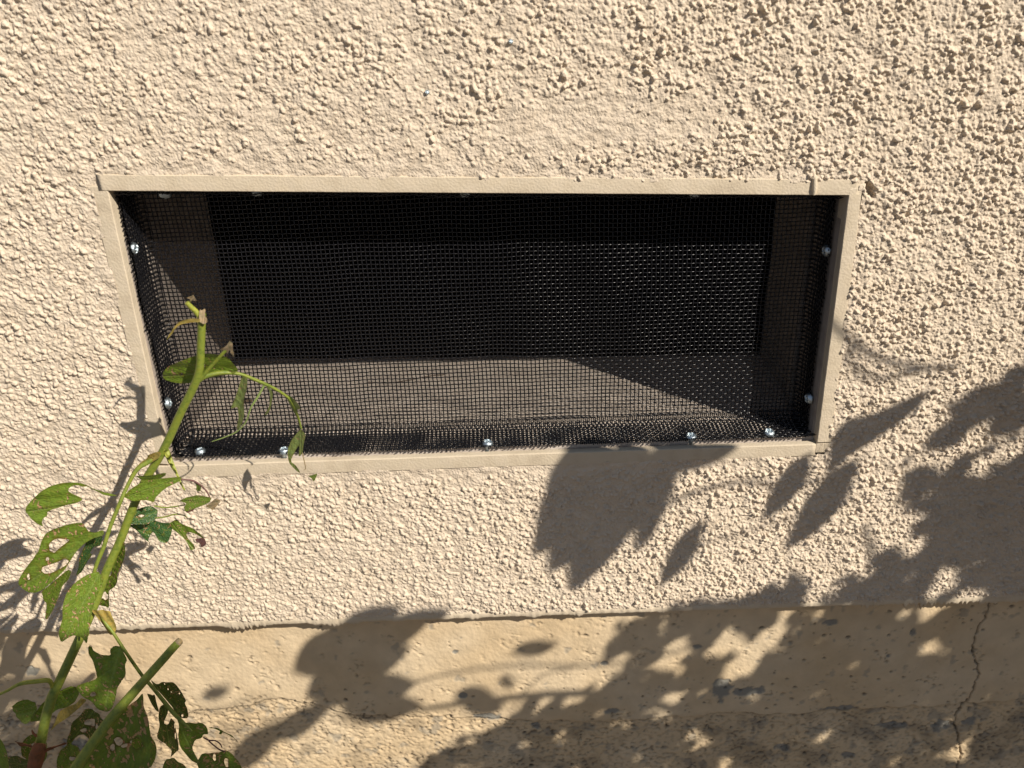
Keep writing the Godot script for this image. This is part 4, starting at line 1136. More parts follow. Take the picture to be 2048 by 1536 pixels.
	leaf(rose, "leaflet", M["leaf_some"], "",
		PackedVector2Array([Vector2(-290.5, -117.9), Vector2(-292, -125.7), Vector2(-289.9, -131.2), Vector2(-288.8, -136.7), Vector2(-288.8, -143.5), Vector2(-295.5, -144.9), Vector2(-303.9, -148), Vector2(-302.2, -153), Vector2(-298.5, -159.7), Vector2(-292.5, -166.8), Vector2(-287.1, -170), Vector2(-282.8, -167.5), Vector2(-278.4, -158.8), Vector2(-276.3, -150.8), Vector2(-272.3, -145.6), Vector2(-268.3, -140.4), Vector2(-268.1, -133.1), Vector2(-265.8, -129.1), Vector2(-268.9, -120.4), Vector2(-274.5, -120.3), Vector2(-277.6, -122.9), Vector2(-277.6, -127.4), Vector2(-283, -125.9), Vector2(-288.4, -123.3), Vector2(-288.7, -118.9)]),
		[PackedVector2Array([Vector2(-292, -155.7), Vector2(-292.4, -157.1), Vector2(-293.9, -157.6), Vector2(-295.2, -157.8), Vector2(-296.2, -156.8), Vector2(-295.4, -155), Vector2(-294.8, -154.2), Vector2(-293.4, -153.9), Vector2(-292.6, -154.1)]), PackedVector2Array([Vector2(-271, -146.1), Vector2(-271.1, -146.9), Vector2(-271.9, -147.8), Vector2(-272.4, -147.7), Vector2(-272.9, -146.7), Vector2(-272.5, -145.7), Vector2(-272.1, -144.8), Vector2(-271.4, -144.3), Vector2(-271.1, -145)])],
		Vector3(126.64, 0.1, -0.3), Vector2(-270.1, -121), Vector2(-288.2, -169.4), 4)
	leaf(rose, "leaflet", M["leaf_few"], "",
		PackedVector2Array([Vector2(-363.5, -207.4), Vector2(-357.8, -198.7), Vector2(-349.3, -188.6), Vector2(-342.7, -183), Vector2(-331.6, -175.7), Vector2(-322.2, -171.6), Vector2(-317.9, -177), Vector2(-321.9, -183.4), Vector2(-329.6, -189.2), Vector2(-337.6, -192), Vector2(-349.1, -201.3), Vector2(-356, -204.6)]),
		[],
		Vector3(129.18, 0.2, -0.3), Vector2(-318.8, -174.1), Vector2(-362.8, -207.3), 3)
	leaf(rose, "leaflet", M["dry_yellow"], "",
		PackedVector2Array([Vector2(-339.3, -199.8), Vector2(-335.6, -194.4), Vector2(-333.2, -188.6), Vector2(-326.6, -183.9), Vector2(-318.7, -180.3), Vector2(-313.3, -175.3), Vector2(-309.4, -176.6), Vector2(-315.2, -182.1), Vector2(-324.5, -189.2), Vector2(-332.4, -194)]),
		[],
		Vector3(118.4, 0.2, -0.4), Vector2(-310.9, -175.6), Vector2(-338.6, -199.4), -3)
	stem(rose, "petiole", M["stem_tip"], "",
		PackedVector3Array([Vector3(-330.8, -166.5, 127), Vector3(-329.1, -157.8, 129), Vector3(-329.7, -152.9, 131), Vector3(-335.6, -150.7, 134), Vector3(-341.9, -148.7, 137), Vector3(-346.6, -149.1, 139), Vector3(-351.6, -151.1, 141), Vector3(-360.3, -154.2, 143)]),
		PackedFloat32Array([1.4, 1.5, 1.7, 1.6, 1.5, 1.2, 1.0, 0.9]))
	stem(rose, "cane", M["stem"], "green cane cut off short with a pale dry end",
		PackedVector3Array([Vector3(-234.4, -125.8, 128), Vector3(-238.6, -129.4, 130), Vector3(-246.3, -136.6, 134), Vector3(-255.8, -145.3, 139), Vector3(-267.2, -155.5, 146), Vector3(-281.1, -168.7, 154), Vector3(-292.6, -181.5, 162), Vector3(-304.2, -195.4, 170), Vector3(-318.5, -215, 178), Vector3(-351.2, -270.8, 185), Vector3(-407.6, -443.7, 190)]),
		PackedFloat32Array([2.6, 2.8, 2.9, 3.0, 3.2, 3.4, 3.6, 3.8, 4.0, 4.2, 4.4]))
	stem(rose, "cut_end", M["dry"], "",
		PackedVector3Array([Vector3(-235.2, -126.6, 128.2), Vector3(-233.5, -125, 127.5), Vector3(-232.5, -124.2, 127)]),
		PackedFloat32Array([2.7, 2.6, 1.9]))
	leaf(rose, "leaflet", M["leaf_dark"], "",
		PackedVector2Array([Vector2(-266.4, -169.2), Vector2(-261.3, -172.4), Vector2(-255.2, -168.4), Vector2(-247.2, -168), Vector2(-242.6, -174.5), Vector2(-240.6, -182.6), Vector2(-242.2, -184.7), Vector2(-240.9, -189.7), Vector2(-242.3, -199.6), Vector2(-247.9, -199.1), Vector2(-250.5, -196.2), Vector2(-252.8, -190), Vector2(-256.3, -184.6), Vector2(-260.5, -179.4), Vector2(-264.8, -174.8)]),
		[PackedVector2Array([Vector2(-254.9, -170.9), Vector2(-255.1, -171.3), Vector2(-255.6, -171.7), Vector2(-256, -171.7), Vector2(-256.2, -171.3), Vector2(-256, -170.9), Vector2(-255.9, -170.5), Vector2(-255.4, -170.2), Vector2(-255.1, -170.5)]), PackedVector2Array([Vector2(-253.2, -175.5), Vector2(-253.5, -176), Vector2(-253.8, -176.4), Vector2(-254.2, -176.5), Vector2(-254.3, -175.9), Vector2(-254.4, -175.5), Vector2(-254, -175), Vector2(-253.6, -174.7), Vector2(-253.2, -175)]), PackedVector2Array([Vector2(-251.1, -177.5), Vector2(-251.1, -177.9), Vector2(-251.6, -178), Vector2(-251.9, -178), Vector2(-252.3, -177.8), Vector2(-252.1, -177.4), Vector2(-251.8, -177.1), Vector2(-251.4, -177.1), Vector2(-251.1, -177.2)]), PackedVector2Array([Vector2(-244.6, -177.3), Vector2(-244.8, -177.7), Vector2(-245.1, -178), Vector2(-245.5, -178), Vector2(-245.6, -177.6), Vector2(-245.7, -177.3), Vector2(-245.3, -176.8), Vector2(-245, -176.7), Vector2(-244.6, -176.9)]), PackedVector2Array([Vector2(-245.7, -197.2), Vector2(-246, -198.1), Vector2(-246.4, -198.4), Vector2(-246.9, -198.5), Vector2(-247.1, -197.9), Vector2(-247.1, -196.8), Vector2(-246.6, -196.2), Vector2(-246.1, -196.1), Vector2(-245.5, -196.2)])],
		Vector3(135.85, 0.2, -0.2), Vector2(-265.4, -171), Vector2(-242.3, -199.3), 3)
	leaf(rose, "leaflet", M["leaf_dark"], "",
		PackedVector2Array([Vector2(-265.5, -196.3), Vector2(-261.3, -194.3), Vector2(-258.8, -199.1), Vector2(-265, -210.9), Vector2(-261.3, -211.5), Vector2(-257.6, -204.2), Vector2(-254.9, -207), Vector2(-255.2, -213.7), Vector2(-254, -223.5), Vector2(-254.9, -230.4), Vector2(-259.6, -235.4), Vector2(-264.2, -241.2), Vector2(-261.9, -233.8), Vector2(-266.4, -228.6), Vector2(-272, -222.9), Vector2(-267.9, -212.7), Vector2(-268.2, -206.1)]),
		[PackedVector2Array([Vector2(-254.9, -210.3), Vector2(-255.3, -211.9), Vector2(-255.7, -212.7), Vector2(-256.1, -213.1), Vector2(-256.1, -211.6), Vector2(-256, -209.6), Vector2(-255.5, -208.6), Vector2(-255, -207.9), Vector2(-254.7, -208.3)]), PackedVector2Array([Vector2(-255.8, -219.2), Vector2(-256.2, -221.5), Vector2(-256.6, -222.1), Vector2(-256.9, -221.4), Vector2(-257, -220.4), Vector2(-256.8, -218.1), Vector2(-256.2, -216.5), Vector2(-255.8, -216.7), Vector2(-255.5, -217.5)])],
		Vector3(142.24, 0.25, -0.2), Vector2(-261.4, -194.6), Vector2(-263.6, -240.6), 2)
	leaf(rose, "leaflet", M["leaf_dark"], "",
		PackedVector2Array([Vector2(-268.8, -176.5), Vector2(-264.8, -177.6), Vector2(-262.2, -176.2), Vector2(-262.4, -181.3), Vector2(-261.8, -189), Vector2(-262.4, -192.9), Vector2(-264.3, -190.4), Vector2(-266.9, -184.1)]),
		[],
		Vector3(113.72, 0.1, -0.2), Vector2(-268.2, -176.4), Vector2(-262.4, -192.3), 1.5)
	leaf(rose, "leaflet", M["leaf_many"], "",
		PackedVector2Array([Vector2(-260, -156), Vector2(-265.4, -162.2), Vector2(-271.7, -166.6), Vector2(-281, -171.9), Vector2(-287.7, -178.8), Vector2(-294.4, -185.1), Vector2(-301.4, -194), Vector2(-305.7, -203.4), Vector2(-310.3, -215.3), Vector2(-310.5, -229), Vector2(-298.7, -237.1), Vector2(-282.9, -233.7), Vector2(-270.2, -221.8), Vector2(-262.6, -212.1), Vector2(-258.9, -204), Vector2(-257.1, -191.7), Vector2(-257.3, -179.7), Vector2(-260.1, -165.5), Vector2(-259.5, -159)]),
		[PackedVector2Array([Vector2(-278.9, -193.4), Vector2(-280.1, -195.4), Vector2(-281.9, -196.8), Vector2(-284.2, -196.1), Vector2(-285.1, -194.5), Vector2(-286, -192.9), Vector2(-283.4, -190.9), Vector2(-281.2, -190.5), Vector2(-278.8, -191.9)]), PackedVector2Array([Vector2(-265.3, -194.6), Vector2(-266.7, -196.4), Vector2(-269.1, -198.2), Vector2(-272.2, -198.4), Vector2(-273.6, -196.1), Vector2(-274.7, -194.1), Vector2(-271.4, -192.2), Vector2(-268.4, -190.9), Vector2(-265, -192.1)]), PackedVector2Array([Vector2(-285.9, -198.7), Vector2(-285.9, -199.9), Vector2(-287.5, -201.2), Vector2(-288.7, -201.3), Vector2(-289.8, -199.8), Vector2(-289.3, -198.2), Vector2(-288.1, -196.9), Vector2(-286.7, -196), Vector2(-285.7, -196.8)]), PackedVector2Array([Vector2(-276.7, -197), Vector2(-276.9, -198), Vector2(-278.3, -198.5), Vector2(-279.8, -198.8), Vector2(-280.9, -197.9), Vector2(-281, -196.6), Vector2(-279.4, -195.8), Vector2(-277.9, -195.4), Vector2(-276.3, -195.6)])],
		Vector3(129.67, 0.1, -0.25), Vector2(-259.8, -156.6), Vector2(-301.6, -236.6), 5)
	leaf(rose, "leaflet", M["leaf_dark"], "",
		PackedVector2Array([Vector2(-308.2, -178), Vector2(-315.1, -186.7), Vector2(-322.8, -193.6), Vector2(-326.1, -202.7), Vector2(-331.1, -210.7), Vector2(-333.8, -219.8), Vector2(-337.7, -225.6), Vector2(-333, -225), Vector2(-330.7, -217.9), Vector2(-322.7, -207.2), Vector2(-315, -203.8), Vector2(-311.5, -207.5), Vector2(-301.2, -194.5), Vector2(-294.6, -186.5), Vector2(-301.5, -181.2)]),
		[PackedVector2Array([Vector2(-304.1, -190.9), Vector2(-304.3, -193), Vector2(-307.9, -194.4), Vector2(-310.7, -195.1), Vector2(-313.5, -193.8), Vector2(-312, -190.7), Vector2(-309.4, -189.1), Vector2(-306.3, -188), Vector2(-303.9, -188.1)]), PackedVector2Array([Vector2(-313.2, -200.3), Vector2(-314.3, -201.9), Vector2(-315.5, -202.6), Vector2(-317.3, -203.1), Vector2(-317.8, -202), Vector2(-318.2, -200.2), Vector2(-316.4, -199.1), Vector2(-314.8, -198.4), Vector2(-313, -198.5)]), PackedVector2Array([Vector2(-301.5, -193.1), Vector2(-302.3, -195), Vector2(-303.2, -196), Vector2(-304.1, -196.5), Vector2(-304.2, -194.8), Vector2(-303.5, -192.4), Vector2(-303, -191.2), Vector2(-302, -190.3), Vector2(-301.6, -190.8)])],
		Vector3(175.52, 0.2, -0.1), Vector2(-302.3, -179.2), Vector2(-337, -225.5), 3)
	leaf(rose, "leaflet", M["leaf_some"], "",
		PackedVector2Array([Vector2(-251.3, -198.7), Vector2(-248, -202), Vector2(-241.8, -201.8), Vector2(-230.9, -198.5), Vector2(-227.1, -202.3), Vector2(-227.1, -208), Vector2(-231.6, -209.3), Vector2(-232.5, -211.8), Vector2(-239.1, -215.9), Vector2(-242.1, -222.7), Vector2(-239.6, -230.6), Vector2(-237.3, -237.3), Vector2(-244.9, -232.7), Vector2(-251.2, -223.3), Vector2(-252, -214.5), Vector2(-249.6, -204.7)]),
		[],
		Vector3(124.74, 0.2, -0.25), Vector2(-250.4, -199.2), Vector2(-237.9, -237.1), 3)
	leaf(rose, "leaflet", M["leaf_many"], "",
		PackedVector2Array([Vector2(-240.5, -239.3), Vector2(-228.2, -237), Vector2(-222.1, -233.1), Vector2(-216.7, -235.4), Vector2(-210.8, -239.6), Vector2(-209.6, -246.9), Vector2(-213.6, -256.3), Vector2(-225.7, -264.3), Vector2(-237, -262.1), Vector2(-244.3, -251.7), Vector2(-245.6, -246.3)]),
		[PackedVector2Array([Vector2(-220.5, -244.1), Vector2(-220.9, -247.6), Vector2(-222, -248.4), Vector2(-223, -248.1), Vector2(-223.8, -246.4), Vector2(-223.7, -242.5), Vector2(-222.3, -240.2), Vector2(-221.2, -240.2), Vector2(-220, -240.8)]), PackedVector2Array([Vector2(-230.2, -241), Vector2(-230.3, -243.4), Vector2(-231.2, -244.2), Vector2(-231.8, -243.4), Vector2(-232.5, -242.3), Vector2(-232.1, -240), Vector2(-231.3, -238.1), Vector2(-230.6, -238.4), Vector2(-230, -239.3)])],
		Vector3(97.39, 0.2, -0.3), Vector2(-239.1, -238.5), Vector2(-219.2, -262.1), 3)
	leaf(rose, "leaflet_scrap", M["leaf_few"], "",
		PackedVector2Array([Vector2(-230.1, -210), Vector2(-224.6, -207.7), Vector2(-218.4, -208.5), Vector2(-212.5, -211.3), Vector2(-209.9, -215.7), Vector2(-209.7, -217.5), Vector2(-210.7, -215.9), Vector2(-213.4, -213), Vector2(-218.1, -210.9), Vector2(-220.5, -214.1), Vector2(-222.5, -214.2), Vector2(-220.7, -211.2), Vector2(-224.9, -209.8)]),
		[],
		Vector3(172.22, 0.3, -0.1), Vector2(-230.1, -210), Vector2(-209.7, -217.1), 1.5)
	stem(rose, "leaf_rim", M["dry_purple"], "",
		PackedVector3Array([Vector3(-233, -214.7, 129), Vector3(-230, -218.7, 128), Vector3(-225.9, -220.5, 127), Vector3(-223.4, -225, 126), Vector3(-222.7, -229.1, 126)]),
		PackedFloat32Array([0.5, 0.55, 0.5, 0.5, 0.3]))
	stem(rose, "leaf_rim", M["dry_purple"], "",
		PackedVector3Array([Vector3(-230.1, -219.6, 128), Vector3(-227.4, -225.7, 127), Vector3(-224.5, -231.1, 126), Vector3(-220.7, -232.9, 126)]),
		PackedFloat32Array([0.5, 0.5, 0.55, 0.5]))
	leaf(rose, "leaflet", M["leaf_few"], "",
		PackedVector2Array([Vector2(-374.5, -179.1), Vector2(-366.4, -181.7), Vector2(-363.4, -185.4), Vector2(-361.5, -189.9), Vector2(-360.3, -198), Vector2(-361.3, -211.6), Vector2(-367.5, -224.2), Vector2(-379.8, -228.8), Vector2(-385.3, -212.6)]),
		[],
		Vector3(183.54, 0.2, -0.2), Vector2(-374.6, -179.7), Vector2(-367.3, -222.9), 3)
	leaf(rose, "bract", M["red_brown"], "",
		PackedVector2Array([Vector2(-359.6, -197.9), Vector2(-351.6, -191.4), Vector2(-345.2, -190.5), Vector2(-340.3, -192.4), Vector2(-339, -196.5), Vector2(-342.9, -200.6), Vector2(-347, -198.3), Vector2(-355.8, -201.5)]),
		[],
		Vector3(311.13, 0.3, 0.3), Vector2(-339, -196.5), Vector2(-360, -198.6), 2)
	leaf(rose, "bract", M["red_brown"], "",
		PackedVector2Array([Vector2(-334, -195.5), Vector2(-329.6, -193.9), Vector2(-324.6, -193.9), Vector2(-320.3, -195.1), Vector2(-321.1, -198.2), Vector2(-325.4, -197.5), Vector2(-329.5, -198.1), Vector2(-333.8, -199.1)]),
		[],
		Vector3(110.74, -0.3, 0.3), Vector2(-334.2, -196.6), Vector2(-320.6, -196.7), 2)
	leaf(rose, "bract", M["red_brown"], "",
		PackedVector2Array([Vector2(-342.8, -184.6), Vector2(-340.8, -183.5), Vector2(-338.7, -186.7), Vector2(-339.4, -190.4), Vector2(-341.2, -190.2), Vector2(-342.9, -187.6)]),
		[],
		Vector3(267.01, 0.3, 0.1), Vector2(-339.4, -189.6), Vector2(-342.6, -184.5), 1)
	stem(rose, "cane_node", M["red_brown"], "",
		PackedVector3Array([Vector3(-336.5, -192.5, 150), Vector3(-337.1, -194.9, 152), Vector3(-339.3, -200.7, 153), Vector3(-340.4, -205, 156), Vector3(-341.7, -208.9, 158)]),
		PackedFloat32Array([3.6, 4.6, 5.2, 4.9, 4.4]))
	leaf(rose, "leaflet", M["leaf_many"], "",
		PackedVector2Array([Vector2(-373.1, -225.7), Vector2(-368.3, -220.9), Vector2(-360.4, -217.8), Vector2(-355.2, -221.1), Vector2(-353.9, -228.4), Vector2(-356.4, -238.3), Vector2(-362.5, -246.1), Vector2(-369.5, -251.3), Vector2(-375.5, -248), Vector2(-377.3, -240), Vector2(-376.4, -232.3)]),
		[PackedVector2Array([Vector2(-362.3, -228.9), Vector2(-363.9, -230.5), Vector2(-365, -230.9), Vector2(-367, -231), Vector2(-367.4, -230.4), Vector2(-368, -229), Vector2(-366.4, -227.9), Vector2(-364.6, -227.7), Vector2(-362.7, -227.8)]), PackedVector2Array([Vector2(-368.7, -239.4), Vector2(-369.7, -241), Vector2(-370.7, -242.2), Vector2(-372, -242.7), Vector2(-372.1, -241), Vector2(-372.3, -239.1), Vector2(-371.1, -237.8), Vector2(-369.7, -236.8), Vector2(-368.6, -237.3)])],
		Vector3(144.52, 0.2, -0.2), Vector2(-356.1, -219.2), Vector2(-374, -250.6), 3)
	leaf(rose, "leaflet", M["leaf_dark"], "",
		PackedVector2Array([Vector2(-385.7, -232.1), Vector2(-378.9, -227.8), Vector2(-370.7, -225.9), Vector2(-364.7, -228.3), Vector2(-363.1, -233.5), Vector2(-367.2, -240.9), Vector2(-377, -247.8), Vector2(-384.6, -246.3), Vector2(-387.9, -240)]),
		[],
		Vector3(157.94, 0.2, -0.2), Vector2(-363.5, -232.2), Vector2(-386.7, -237), 3)
	leaf(rose, "leaflet", M["leaf_some"], "",
		PackedVector2Array([Vector2(-293.9, -229), Vector2(-286.9, -225.2), Vector2(-280.8, -227.8), Vector2(-277.7, -233.5), Vector2(-277, -241.7), Vector2(-280.3, -251.2), Vector2(-285.5, -259.7), Vector2(-291.6, -264.8), Vector2(-296.1, -259.9), Vector2(-297.9, -250.3), Vector2(-297.5, -239.1)]),
		[PackedVector2Array([Vector2(-285.9, -238.8), Vector2(-285.9, -239.8), Vector2(-287.5, -241), Vector2(-288.9, -241.1), Vector2(-290.1, -240.1), Vector2(-289.9, -238.9), Vector2(-288.4, -237.8), Vector2(-286.9, -236.9), Vector2(-285.5, -237.5)]), PackedVector2Array([Vector2(-284.9, -249.8), Vector2(-285.1, -251.7), Vector2(-286.1, -252.3), Vector2(-286.9, -251.7), Vector2(-287.6, -251), Vector2(-287.5, -249.2), Vector2(-286.3, -247.7), Vector2(-285.5, -247.9), Vector2(-284.6, -248.5)])],
		Vector3(120.79, 0.2, -0.2), Vector2(-285.6, -225.8), Vector2(-289.4, -263.8), 3)
	leaf(rose, "leaflet", M["leaf_few"], "",
		PackedVector2Array([Vector2(-377.5, -198.1), Vector2(-371.2, -192.5), Vector2(-363.1, -189), Vector2(-357.1, -190.3), Vector2(-355.1, -194.7), Vector2(-358.1, -201.4), Vector2(-364.4, -207), Vector2(-371.6, -209.1), Vector2(-376.8, -206.5), Vector2(-379, -202.6)]),
		[],
		Vector3(162.48, 0.3, -0.3), Vector2(-354.7, -192.2), Vector2(-378.7, -205.7), 3)
	leaf(rose, "leaflet", M["leaf_some"], "",
		PackedVector2Array([Vector2(-334.8, -215.9), Vector2(-326.9, -209.4), Vector2(-319.1, -209.5), Vector2(-315.1, -216.4), Vector2(-315.2, -224.4), Vector2(-321.1, -235.1), Vector2(-330.3, -241.5), Vector2(-337.9, -239.3), Vector2(-340.5, -231.9), Vector2(-338.9, -223.5)]),
		[PackedVector2Array([Vector2(-323, -221), Vector2(-324.7, -222.7), Vector2(-326.5, -223.4), Vector2(-328.8, -223.9), Vector2(-329.4, -223.3), Vector2(-329, -221.7), Vector2(-328.1, -220.7), Vector2(-325.8, -220.1), Vector2(-324.3, -220)])],
		Vector3(191.45, 0.3, -0.2), Vector2(-324.3, -209.5), Vector2(-330.1, -240.8), 3)
	leaf(rose, "leaflet", M["leaf_many"], "",
		PackedVector2Array([Vector2(-270.3, -246.3), Vector2(-262.9, -241.8), Vector2(-255.2, -243.3), Vector2(-250.7, -248.4), Vector2(-253.4, -258.7), Vector2(-264, -267), Vector2(-271.7, -264.7), Vector2(-274.6, -257.1)]),
		[],
		Vector3(152.16, 0.3, -0.2), Vector2(-267.3, -244.2), Vector2(-259.7, -265.2), 3)

# ---------------------------------------------------------------- the shrub whose shade falls on the wall (it stands beside the photographer)

func add_blade(b: Dictionary, outline: PackedVector2Array, t: float, tx: float, ty: float):
	var mid := Vector2.ZERO
	for p in outline: mid += p
	mid /= outline.size()
	var tri := Geometry2D.triangulate_polygon(outline)
	var v: PackedVector3Array = b.v
	var n: PackedVector3Array = b.n
	var idx: PackedInt32Array = b.i
	var start := v.size()
	for p in outline:
		var d := p - mid
		var s := t + d.x * tx + d.y * ty
		v.append((Vector3(p.x, p.y, 0) + SUN * s) * 0.001)
		n.append(Vector3(-tx * 0.5, -ty * 0.5, 1).normalized())
	for k in tri: idx.append(start + k)
	b.v = v; b.n = n; b.i = idx

func cast_leaf(b: Dictionary, outline: PackedVector2Array, t: float, tx: float, ty: float):
	add_blade(b, rounded(outline), t, tx, ty)

func cast_twig(b: Dictionary, line: PackedVector2Array, t: float, radius: float):
	var p := PackedVector3Array()
	var r := PackedFloat32Array()
	for k in line.size():
		p.append((Vector3(line[k].x, line[k].y, 0) + SUN * (t + k * 4.0)) * 0.001)
		r.append(radius * 0.001)
	var path := smooth_path(p, r, 5)
	add_tube(b, path[0], path[1], 7)

func fill_leaves(b: Dictionary, region: PackedVector2Array, gaps: Array, count: int, short: float, long: float, near: float, far: float, sd: int):
	var r := RandomNumberGenerator.new()
	r.seed = sd
	var box := Rect2(region[0], Vector2.ZERO)
	for p in region: box = box.expand(p)
	var clear: Array[PackedVector2Array] = []
	for g in gaps: clear.append(rounded(g))
	var made := 0
	for k in count * 12:
		if made >= count: break
		var c := box.position + Vector2(r.randf(), r.randf()) * box.size
		var a := r.randf() * TAU
		if r.randf() < 0.6: a = deg_to_rad(r.randf_range(190, 260))
		var size := r.randf_range(short, long)
		if k % 3 == 0: size *= 0.6
		var d := Vector2(cos(a), sin(a)) * size
		var s := Vector2(-d.y, d.x) * r.randf_range(0.22, 0.36)
		var shape := PackedVector2Array([c - d * 0.5, c - d * 0.3 + s * 0.6, c + s, c + d * 0.3 + s * 0.6, c + d * 0.5, c + d * 0.3 - s * 0.6, c - s, c - d * 0.3 - s * 0.6])
		var t := r.randf_range(near, far)
		var ok := true
		for p in shape:
			if not Geometry2D.is_point_in_polygon(p, region):
				ok = false
				break
		if ok:
			for g in clear:
				if Geometry2D.intersect_polygons(g, shape).size() > 0:
					ok = false
					break
		if not ok: continue
		made += 1
		add_blade(b, shape, t, r.randf_range(-0.3, 0.3), r.randf_range(-0.3, 0.3))

func build_shrub():
	var shrub := thing("shrub", "leafy shrub beside the vent whose shade dapples the wall", "shrub", Vector3(1.0, GROUND, 0.5))
	var foliage := bundle()
	var twigs := bundle()
	cast_leaf(foliage, PackedVector2Array([Vector2(78.1, -38.1), Vector2(61.3, -45.1), Vector2(41.8, -60.4), Vector2(26.7, -83.3), Vector2(16.3, -111.1), Vector2(10.6, -140.4), Vector2(9.3, -162.7), Vector2(25.7, -153), Vector2(46.1, -135.6), Vector2(63.7, -112.9), Vector2(75.6, -86.8), Vector2(79.5, -59.1)]), 400, 0.1, 0)
	cast_leaf(foliage, PackedVector2Array([Vector2(101.4, -43.4), Vector2(83.4, -54.3), Vector2(63.4, -75.4), Vector2(49.3, -104.8), Vector2(41, -139.4), Vector2(38.5, -175), Vector2(39.9, -201.7), Vector2(57.5, -187.1), Vector2(78.5, -162.7), Vector2(95.4, -132.9), Vector2(105.2, -100.3), Vector2(105.8, -67.4)]), 400, 0.1, 0)
	cast_leaf(foliage, PackedVector2Array([Vector2(76.9, -74), Vector2(62.2, -79.6), Vector2(45.5, -92.3), Vector2(33.3, -111.8), Vector2(25.6, -135.6), Vector2(22.3, -160.7), Vector2(22.4, -179.8), Vector2(36.3, -172.1), Vector2(53.5, -157.8), Vector2(68, -138.8), Vector2(77.2, -116.6), Vector2(79.3, -92.5)]), 400, 0.1, 0)
	cast_leaf(foliage, PackedVector2Array([Vector2(122.4, -39.8), Vector2(112.8, -51.3), Vector2(102.4, -70.5), Vector2(95.8, -94.5), Vector2(92.9, -120.7), Vector2(93.2, -146.4), Vector2(95.3, -164.7), Vector2(104.4, -150.9), Vector2(115, -129.6), Vector2(123.1, -105.2), Vector2(127.1, -80), Vector2(126, -56.3)]), 400, 0.1, 0)
	cast_leaf(foliage, PackedVector2Array([Vector2(175.9, -57.8), Vector2(164.8, -55.3), Vector2(149.5, -55.2), Vector2(133.9, -59.5), Vector2(119.3, -67), Vector2(106.8, -76.3), Vector2(98.9, -84.1), Vector2(109.7, -85.6), Vector2(125.2, -85.4), Vector2(141.5, -82.4), Vector2(156.6, -76.2), Vector2(168.8, -66.6)]), 400, 0.1, 0)
	cast_leaf(foliage, PackedVector2Array([Vector2(148, -47.8), Vector2(138.8, -47.2), Vector2(127.6, -49.9), Vector2(118, -57.1), Vector2(110.5, -67.5), Vector2(105.4, -79.4), Vector2(103, -89), Vector2(111.6, -88.4), Vector2(123, -85.4), Vector2(133.7, -79.3), Vector2(142, -70.1), Vector2(146.6, -58.1)]), 400, 0.1, 0)
	cast_leaf(foliage, PackedVector2Array([Vector2(58.9, -46.2), Vector2(48.2, -51.5), Vector2(35.9, -62.3), Vector2(26.6, -77.8), Vector2(20.4, -96), Vector2(17.4, -114.8), Vector2(16.9, -128.8), Vector2(27.1, -122), Vector2(39.7, -110.3), Vector2(50.5, -95.2), Vector2(57.8, -78), Vector2(60, -59.9)]), 400, 0.1, 0)
	cast_leaf(foliage, PackedVector2Array([Vector2(151.3, -129.2), Vector2(143, -133.8), Vector2(133.1, -143), Vector2(125.2, -156.1), Vector2(119.4, -171.3), Vector2(115.9, -186.9), Vector2(114.6, -198.4), Vector2(122.5, -192.8), Vector2(132.5, -182.9), Vector2(141.5, -170.3), Vector2(148.1, -155.9), Vector2(151.1, -140.7)]), 360, 0.2, 0)
	cast_twig(twigs, PackedVector2Array([Vector2(96.3, -128), Vector2(123.9, -111.1), Vector2(147.5, -101.1), Vector2(179, -94.7), Vector2(211.5, -100.7), Vector2(242.7, -94.4)]), 380, 1.6)
	cast_leaf(foliage, PackedVector2Array([Vector2(231.7, -68.6), Vector2(223.1, -72.3), Vector2(213.1, -80.5), Vector2(205.3, -92.7), Vector2(200, -107.2), Vector2(197.2, -122.3), Vector2(196.5, -133.5), Vector2(204.5, -128.6), Vector2(214.7, -119.8), Vector2(223.6, -108.2), Vector2(229.8, -94.5), Vector2(232.1, -79.9)]), 360, 0.2, 0)
	cast_leaf(foliage, PackedVector2Array([Vector2(269.8, -74.6), Vector2(258.1, -79.8), Vector2(244.3, -91.1), Vector2(233.1, -107.8), Vector2(224.9, -127.9), Vector2(219.9, -148.8), Vector2(218, -164.5), Vector2(229.2, -157.6), Vector2(243.6, -145.2), Vector2(256.3, -129), Vector2(265.6, -110.1), Vector2(269.6, -90)]), 370, 0.2, 0)
	cast_leaf(foliage, PackedVector2Array([Vector2(242.7, -94.4), Vector2(242.1, -57.7), Vector2(255.2, -39.5), Vector2(274.1, -36.8), Vector2(295.3, -25.4), Vector2(316.3, -15.1), Vector2(309.5, -30.3), Vector2(294.8, -46.3), Vector2(274.1, -63.4), Vector2(259.9, -74.2)]), 330, 0.2, 0)
	cast_twig(twigs, PackedVector2Array([Vector2(225.8, 43.7), Vector2(258.8, 16.5), Vector2(290.7, 3), Vector2(328.8, -0.4)]), 340, 1.9)
	cast_twig(twigs, PackedVector2Array([Vector2(250.5, 22.9), Vector2(248.4, 10.8), Vector2(269.6, -6.6), Vector2(302.7, -1.6)]), 360, 1.5)
	cast_leaf(foliage, PackedVector2Array([Vector2(388.4, 1.5), Vector2(381.4, 2.3), Vector2(373.5, 0.7), Vector2(367.7, -4.3), Vector2(364, -11.6), Vector2(362.4, -20.2), Vector2(362.4, -27.1), Vector2(368.7, -27), Vector2(376.6, -25.2), Vector2(383.4, -21.1), Vector2(387.9, -14.7), Vector2(389.2, -6)]), 400, 0.2, 0)
